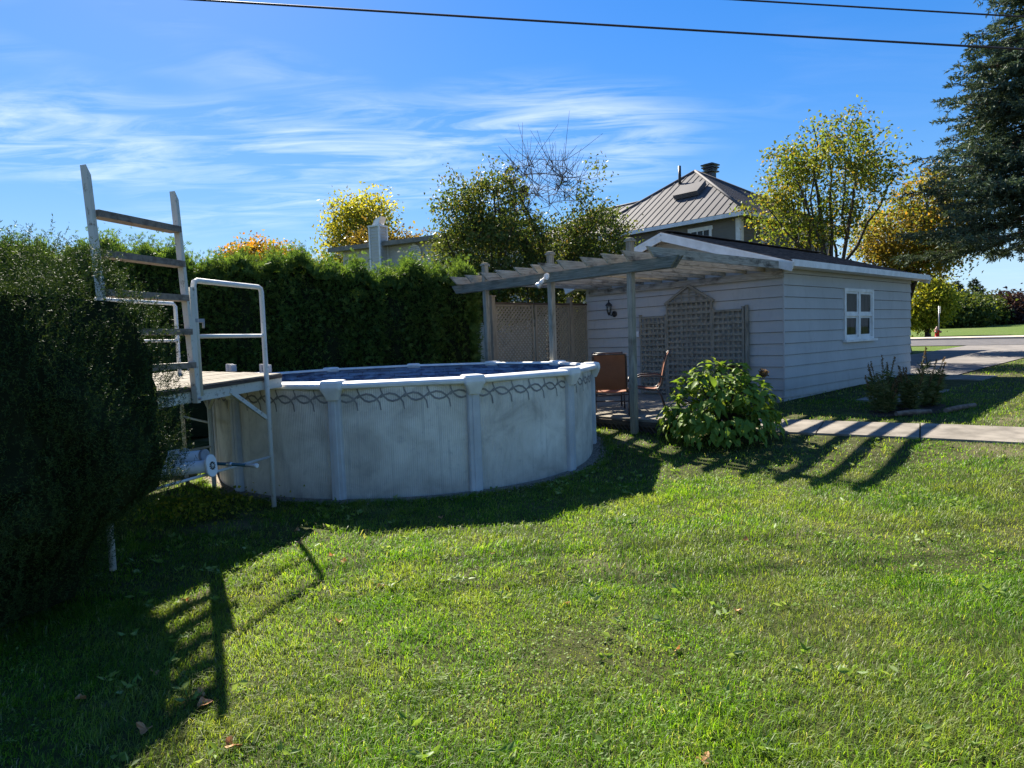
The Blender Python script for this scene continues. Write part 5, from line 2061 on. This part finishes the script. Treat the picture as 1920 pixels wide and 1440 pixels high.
def perennial(pos, stems_, label):
    z0 = zgf(*pos)
    t = thing('flower_spike', label, 'plant', (*pos, z0), 'spiky perennials in the bed beside the garage')
    mb = MB()
    P, D, P2, D2 = [], [], [], []
    for k in range(stems_):
        a = rng.uniform(0, 2 * PI)
        ln = rng.uniform(.55, .95)
        b = np.array([pos[0], pos[1], z0]) + rng.normal(0, .05, 3) * [1, 1, 0]
        tip = b + np.array([math.cos(a) * .22, math.sin(a) * .22, ln]) * rng.uniform(.7, 1.1)
        mb.tube([tuple(b - [0, 0, .03]), tuple((b + tip) / 2 + [0, 0, .03]), tuple(tip)], [.006, .005, .003], 4)
        m_ = 130
        w_ = rng.uniform(.05, .72, m_)
        P.append(b + (tip - b) * w_[:, None])
        D.append(np.stack([rng.normal(0, 1, m_), rng.normal(0, 1, m_), rng.uniform(-.1, .9, m_)], 1))
        m_ = 90
        w_ = rng.uniform(.66, 1.02, m_)
        P2.append(b + (tip - b) * w_[:, None])
        D2.append(rng.normal(0, 1, (m_, 3)) + [0, 0, .4])
    mb.build('stems', 'perennial', t)
    P, D = np.concatenate(P), np.concatenate(D)
    V, F = leaves(P, D, rng.uniform(.08, .17, len(P)), .018)
    link('foliage', np_mesh('foliage', V, F, t.location), 'perennial', t)
    for P, D in zip(P2, D2):
        V, F = leaves(P, D, rng.uniform(.02, .035, len(P)), .014)
        link('seed_head', np_mesh('seed_head', V, F, t.location), 'seedhead', t)


for x, y in ((6.15, 11.1), (6.4, 11.4), (6.65, 11.2), (6.9, 11.6), (7.15, 11.5), (7.35, 11.85), (6.5, 11.7)):
    perennial((x, y), 5, 'tall perennial with brown seed spikes in the bed beside the garage')
for i, (x0, y0, x1, y1) in enumerate(((6.15, 10.72, 6.75, 10.78), (7.0, 10.8, 7.75, 11.2))):
    mb = MB()
    z0 = zgf(x0, y0) + .045
    mb.tube([(x0, y0, z0), ((x0 + x1) / 2, (y0 + y1) / 2 + .03, z0 + .012), (x1, y1, zgf(x1, y1) + .045)], [.04, .045, .035], 8)
    mb.build('edging_log', 'bark_log', label=('short rough log edging the flower bed by the path', 'longer curved log edging the flower bed towards the lawn')[i], cat='log')

# weeds lit by the gap under the platform
wd = thing('low_weeds', 'low yellow-green weeds growing at the platform leg', 'weeds', (-3.35, 7.25, 0))
n = 420
P = np.array([-3.42, 7.2, 0.0]) + np.stack([rng.normal(0, .42, n), rng.normal(0, .32, n), np.abs(rng.normal(0, .09, n))], 1)
V, F = leaves(P, np.stack([rng.normal(0, 1, n), rng.normal(0, 1, n), rng.uniform(.2, 1, n)], 1), rng.uniform(.03, .06, n), rng.uniform(.02, .045, n))
link('leaves', np_mesh('leaves', V, F, wd.location), 'lime_leaf', wd)

# ------------------------------------------------------------------ across the road
hy = Vector((26.02, 41.0, 0))
hy.z = zgf(hy.x, hy.y)
hyo = thing('fire_hydrant', 'red fire hydrant standing on the pavement across the road', 'hydrant', hy)
mb = MB()
mb.lathe(hy, [(.17, 0), (.17, .05), (.115, .07), (.11, .42), (.15, .44), (.15, .48), (.12, .50)], 16)
mb.build('barrel', 'hydrant_red', hyo)
mb = MB()
mb.lathe(hy, [(.12, .50), (.13, .55), (.10, .64), (.05, .69), (.045, .75), (.02, .76)], 16)
mb.build('bonnet', 'hydrant_cap', hyo)
for v_ in (DR, -DR, -DL):
    mb = MB()
    Mx = Matrix((Vector((0, 0, 1)), v_.cross(Vector((0, 0, 1))), v_)).transposed()
    mb.lathe(hy + Vector((0, 0, .42)), [(.06, .08), (.06, .19), (.075, .19), (.075, .22), (.03, .25)], 10, Mx)
    mb.build('outlet', 'hydrant_cap', hyo)
sp_ = Vector((26.9, 42.2, 0))
sp_.z = zgf(sp_.x, sp_.y)
sg = thing('street_sign', 'thin grey signpost with a narrow plate behind the hydrant', 'sign', sp_)
mb = MB()
mb.tube([sp_ - Vector((0, 0, .2)), sp_ + Vector((0, 0, 2.0))], .035, 8)
mb.build('post', 'sign_metal', sg)
mb = MB()
mb.bar(sp_ + Vector((0, -.05, 1.55)), sp_ + Vector((0, -.05, 1.98)), .22, .012, DR - DL * .9)
mb.build('plate', 'sign_metal', sg)

# ------------------------------------------------------------------ overhead wires


def cable(name, label, p0, p1, r, sag, group=None):
    mb = MB()
    p0, p1 = Vector(p0), Vector(p1)
    pts = []
    for i in range(25):
        t_ = i / 24
        p = p0.lerp(p1, t_)
        p.z -= sag * 4 * t_ * (1 - t_)
        pts.append(p)
    mb.tube(pts, r, 6)
    return mb.build(name, 'wire', label=label, cat='wire', group=group)


wdir = Vector((15.17, 0, -1.411))
w0_ = Vector((-4.55, 14, 8.769))
cable('power_cable', 'dark overhead power cable passing above the pool and garage', w0_ - wdir * .9, w0_ + wdir * 1.9, .021, .1)
wdir = Vector((4.85, 0, -.452))
w0_ = Vector((5.765, 14, 8.407))
cable('power_cable', 'thinner overhead cable running into the spruce top', w0_ - wdir * 3.2, w0_ + wdir * 3.2, .017, .05)
for i in range(3):
    a = Vector((22.3, 45, 10.7 + .27 * i))
    b = Vector((32.0, 45, 12.0 + .27 * i))
    cable('telephone_wire', 'one of three thin parallel wires beyond the garage maple', a, b, .014, .05, 'three far wires')

# ------------------------------------------------------------------ grass


def in_slab(P):
    v = P - np.array([PATH0.x, PATH0.y])
    a = v @ np.array([PATHD.x, PATHD.y])
    b = v @ np.array([PATHN.x, PATHN.y])
    m_ = (a > -.1) & (a < 9.9) & (np.abs(b) < .46 + .05 * np.sin(a * 5) + .04 * np.sin(a * 13))
    v = P - np.array([GC.x, GC.y])
    d = v @ np.array([DR.x, DR.y])
    e = v @ np.array([DL.x, DL.y])
    m_ |= (d > .6) & (d < 6.85) & (np.abs(e + 1.55) < .43)
    m_ |= (d > -PLD + .1) & (d < GL + .02) & (e > -.03) & (e < GW + .1)          # deck and garage
    D_ = P @ np.array([DR.x, DR.y])
    E_ = P @ np.array([DL.x, DL.y])
    m_ |= (D_ > 19.3) & (E_ > 4.9) & (E_ < 9.0)
    rp = np.hypot(P[:, 0] - POOL.x, P[:, 1] - POOL.y)
    m_ |= rp < PR + .05
    q = P - np.array([bedc.x, bedc.y])
    m_ |= ((q @ np.array([DR.x, DR.y])) / .95) ** 2 + ((q @ np.array([DL.x, DL.y])) / .45) ** 2 < 1
    return m_


def vnoise(P, sc, seed):
    """cheap smooth noise from a few sines"""
    r_ = np.random.default_rng(seed)
    s = np.zeros(len(P))
    for _ in range(6):
        k = r_.normal(0, sc, 2)
        s += np.sin(P @ k + r_.uniform(0, 6.28))
    return s / 6


def blades(P, hgt, wid, seed):
    n = len(P)
    z = zg(P[:, 0], P[:, 1])
    cl = vnoise(P, 7, 1) * .55 + vnoise(P, 3.2, 2) * .6
    a = rng.uniform(0, 2 * PI, n)
    lean = np.clip(rng.normal(.95, .45, n), .1, 2.0)
    # neighbouring blades tend to lie the same way
    swirl = vnoise(P, 2.5, 3) * 3
    a = np.where(rng.random(n) < .5, swirl + rng.normal(0, .7, n), a)
    h_ = hgt * (1 + .9 * cl) * rng.uniform(.45, 1.3, n)
    h_ = np.maximum(h_, .012)
    d = np.stack([np.cos(a), np.sin(a)], 1)
    fa = a + PI / 2 + rng.normal(0, .7, n)
    s = np.stack([np.cos(fa), np.sin(fa)], 1) * (wid * rng.uniform(.6, 1.4, n))[:, None] / 2
    base = np.concatenate([P, z[:, None]], 1)
    V = np.zeros((n, 5, 3))
    mid = P + d * (h_ * lean * .35)[:, None]
    tip = P + d * (h_ * lean)[:, None]
    V[:, 0, :2], V[:, 1, :2] = P - s, P + s
    V[:, 2, :2], V[:, 3, :2] = mid + s * .8, mid - s * .8
    V[:, 4, :2] = tip
    V[:, :2, 2] = z[:, None] - .004
    V[:, 2:4, 2] = (z + h_ * .62)[:, None]
    V[:, 4, 2] = z + h_ * np.clip(1.08 - .35 * lean ** 1.5, .35, 1.1)
    return V.reshape(-1, 3), n


def scatter(n, y0, y1, margin=1.2, power=1.0):
    y = y0 + (y1 - y0) * rng.random(n) ** power
    x = (rng.random(n) * 2 - 1) * (.80 * y + margin)
    return np.stack([x, y], 1)


VB, NB_ = [], 0
for cnt, y0, y1, hg, wd_ in ((190000, 1.9, 4.6, .042, .0036), (150000, 4.4, 8.0, .042, .0048), (70000, 7.8, 13.0, .042, .0075), (40000, 12.5, 24.0, .05, .014)):
    P = scatter(cnt, y0, y1)
    dry_ = vnoise(P, 1.6, 9) + .6 * vnoise(P, 5, 10)
    keep = ~in_slab(P) & (rng.random(len(P)) > np.clip(dry_ * 1.0 - .05, 0, .85))
    if y0 > 7:
        keep &= (P[:, 0] > -3) | (P[:, 1] < 9)
    V, n = blades(P[keep], hg, wd_, 1)
    VB.append(V)
    NB_ += n
# longer tufts, here and there and against the pool wall
T = scatter(1500, 2.1, 9.0)
T = T[vnoise(T, 1.9, 31) > .05]
a = rng.uniform(PI * .95, PI * 2.1, 240)
T = np.concatenate([T, np.stack([POOL.x + (PR + .12 + rng.uniform(0, .12, 240)) * np.cos(a), POOL.y + (PR + .12 + rng.uniform(0, .12, 240)) * np.sin(a)], 1)])
P = np.repeat(T, 26, 0) + rng.normal(0, .028, (len(T) * 26, 2))
P = P[~in_slab(P)]
V, n = blades(P, .062, .0045, 1)
VB.append(V)
NB_ += n
V = np.concatenate(VB)
i = np.arange(NB_) * 5
F = np.concatenate([np.stack([i, i + 1, i + 2], 1), np.stack([i, i + 2, i + 3], 1), np.stack([i + 3, i + 2, i + 4], 1)])
link('grass', np_mesh('grass', V, F), 'grass', label='uneven green lawn grass with dry patches', cat='grass', kind='stuff')

# broad-leaved weeds in the lawn
n = 520
P = scatter(n, 2.2, 9.5)
P = P[~in_slab(P)]
P = P[(vnoise(P, 1.3, 21) > -.1)]
m_ = 6
B_ = np.repeat(P, m_, 0)
a = rng.uniform(0, 2 * PI, len(B_))
PB = np.concatenate([B_ + rng.normal(0, .02, B_.shape), (zg(B_[:, 0], B_[:, 1]) + .018 + rng.uniform(0, .02, len(B_)))[:, None]], 1)
V, F = leaves(PB, np.stack([np.cos(a), np.sin(a), rng.uniform(.15, .7, len(a))], 1), rng.uniform(.035, .075, len(a)), rng.uniform(.014, .032, len(a)), .15)
link('lawn_weeds', np_mesh('lawn_weeds', V, F), 'weed', label='broad-leaved weeds scattered through the lawn', cat='weeds', kind='stuff')


n = 26000
P = scatter(n, 2.1, 8.5)
P = P[(vnoise(P, 1.7, 41) + .5 * vnoise(P, 4.5, 42) > .32) & ~in_slab(P)]
PB = np.concatenate([P, (zg(P[:, 0], P[:, 1]) + rng.uniform(.018, .04, len(P)))[:, None]], 1)
a = rng.uniform(0, 2 * PI, len(P))
NN = np.stack([rng.normal(0, .35, len(P)), rng.normal(0, .35, len(P)), np.ones(len(P))], 1)
V, F = leaves(PB, np.stack([np.cos(a), np.sin(a), rng.uniform(-.2, .5, len(a))], 1), rng.uniform(.011, .02, len(a)), rng.uniform(.010, .018, len(a)), .1, NN)
link('clover', np_mesh('clover', V, F), 'clover', label='drifts of small clover leaves in the lawn', cat='clover', kind='stuff')


# fallen leaves
def maple_leaf_mesh(k_):
    mb = MB()
    pts = []
    for i in range(20):
        a = 2 * PI * i / 20
        r_ = .5 * (1 + .26 * math.cos(5 * a + k_)) * (.7 + .3 * math.cos(a)) + .1
        pts.append((r_ * math.cos(a), r_ * math.sin(a), .45 * r_ * math.cos(2 * a + k_) + .16))
    for i in range(20):
        mb.face([(0, 0, .02), pts[i], pts[(i + 1) % 20]], smooth=True)
    me = mb.mesh('fallen_leaf')
    me.materials.append(MAT['dryleaf'])
    return me


fm = [maple_leaf_mesh(k_) for k_ in (.3, 1.4)]
FALL = [(-1.30, 2.86, .085), (-1.58, 3.2, .075), (-1.62, 3.28, .06), (-1.75, 3.0, .07), (-1.15, 4.15, .055), (-1.42, 5.35, .06), (-1.55, 5.5, .05), (.72, 2.62, .06), (-2.0, 3.55, .055), (-1.0, 4.75, .05),
        (.85, 3.6, .05), (1.35, 4.1, .05), (-.2, 5.4, .05), (-2.25, 3.3, .06), (-2.35, 4.6, .055), (-1.95, 5.9, .06), (-2.1, 6.3, .05), (-.75, 6.6, .05), (1.9, 5.5, .05), (.3, 4.3, .045)]
for i, (x, y, s_) in enumerate(FALL):
    o = bpy.data.objects.new('fallen_leaf', fm[i % 2])
    COL.objects.link(o)
    o.location = (x, y, zgf(x, y) + .018)
    o.rotation_euler = (random.uniform(-.5, .5), random.uniform(-.5, .5), random.uniform(0, 6.28))
    o.scale = (s_, s_, s_)
    tag(o, 'dry orange-brown leaf lying on the lawn', 'leaf', 'fallen leaves on the lawn')
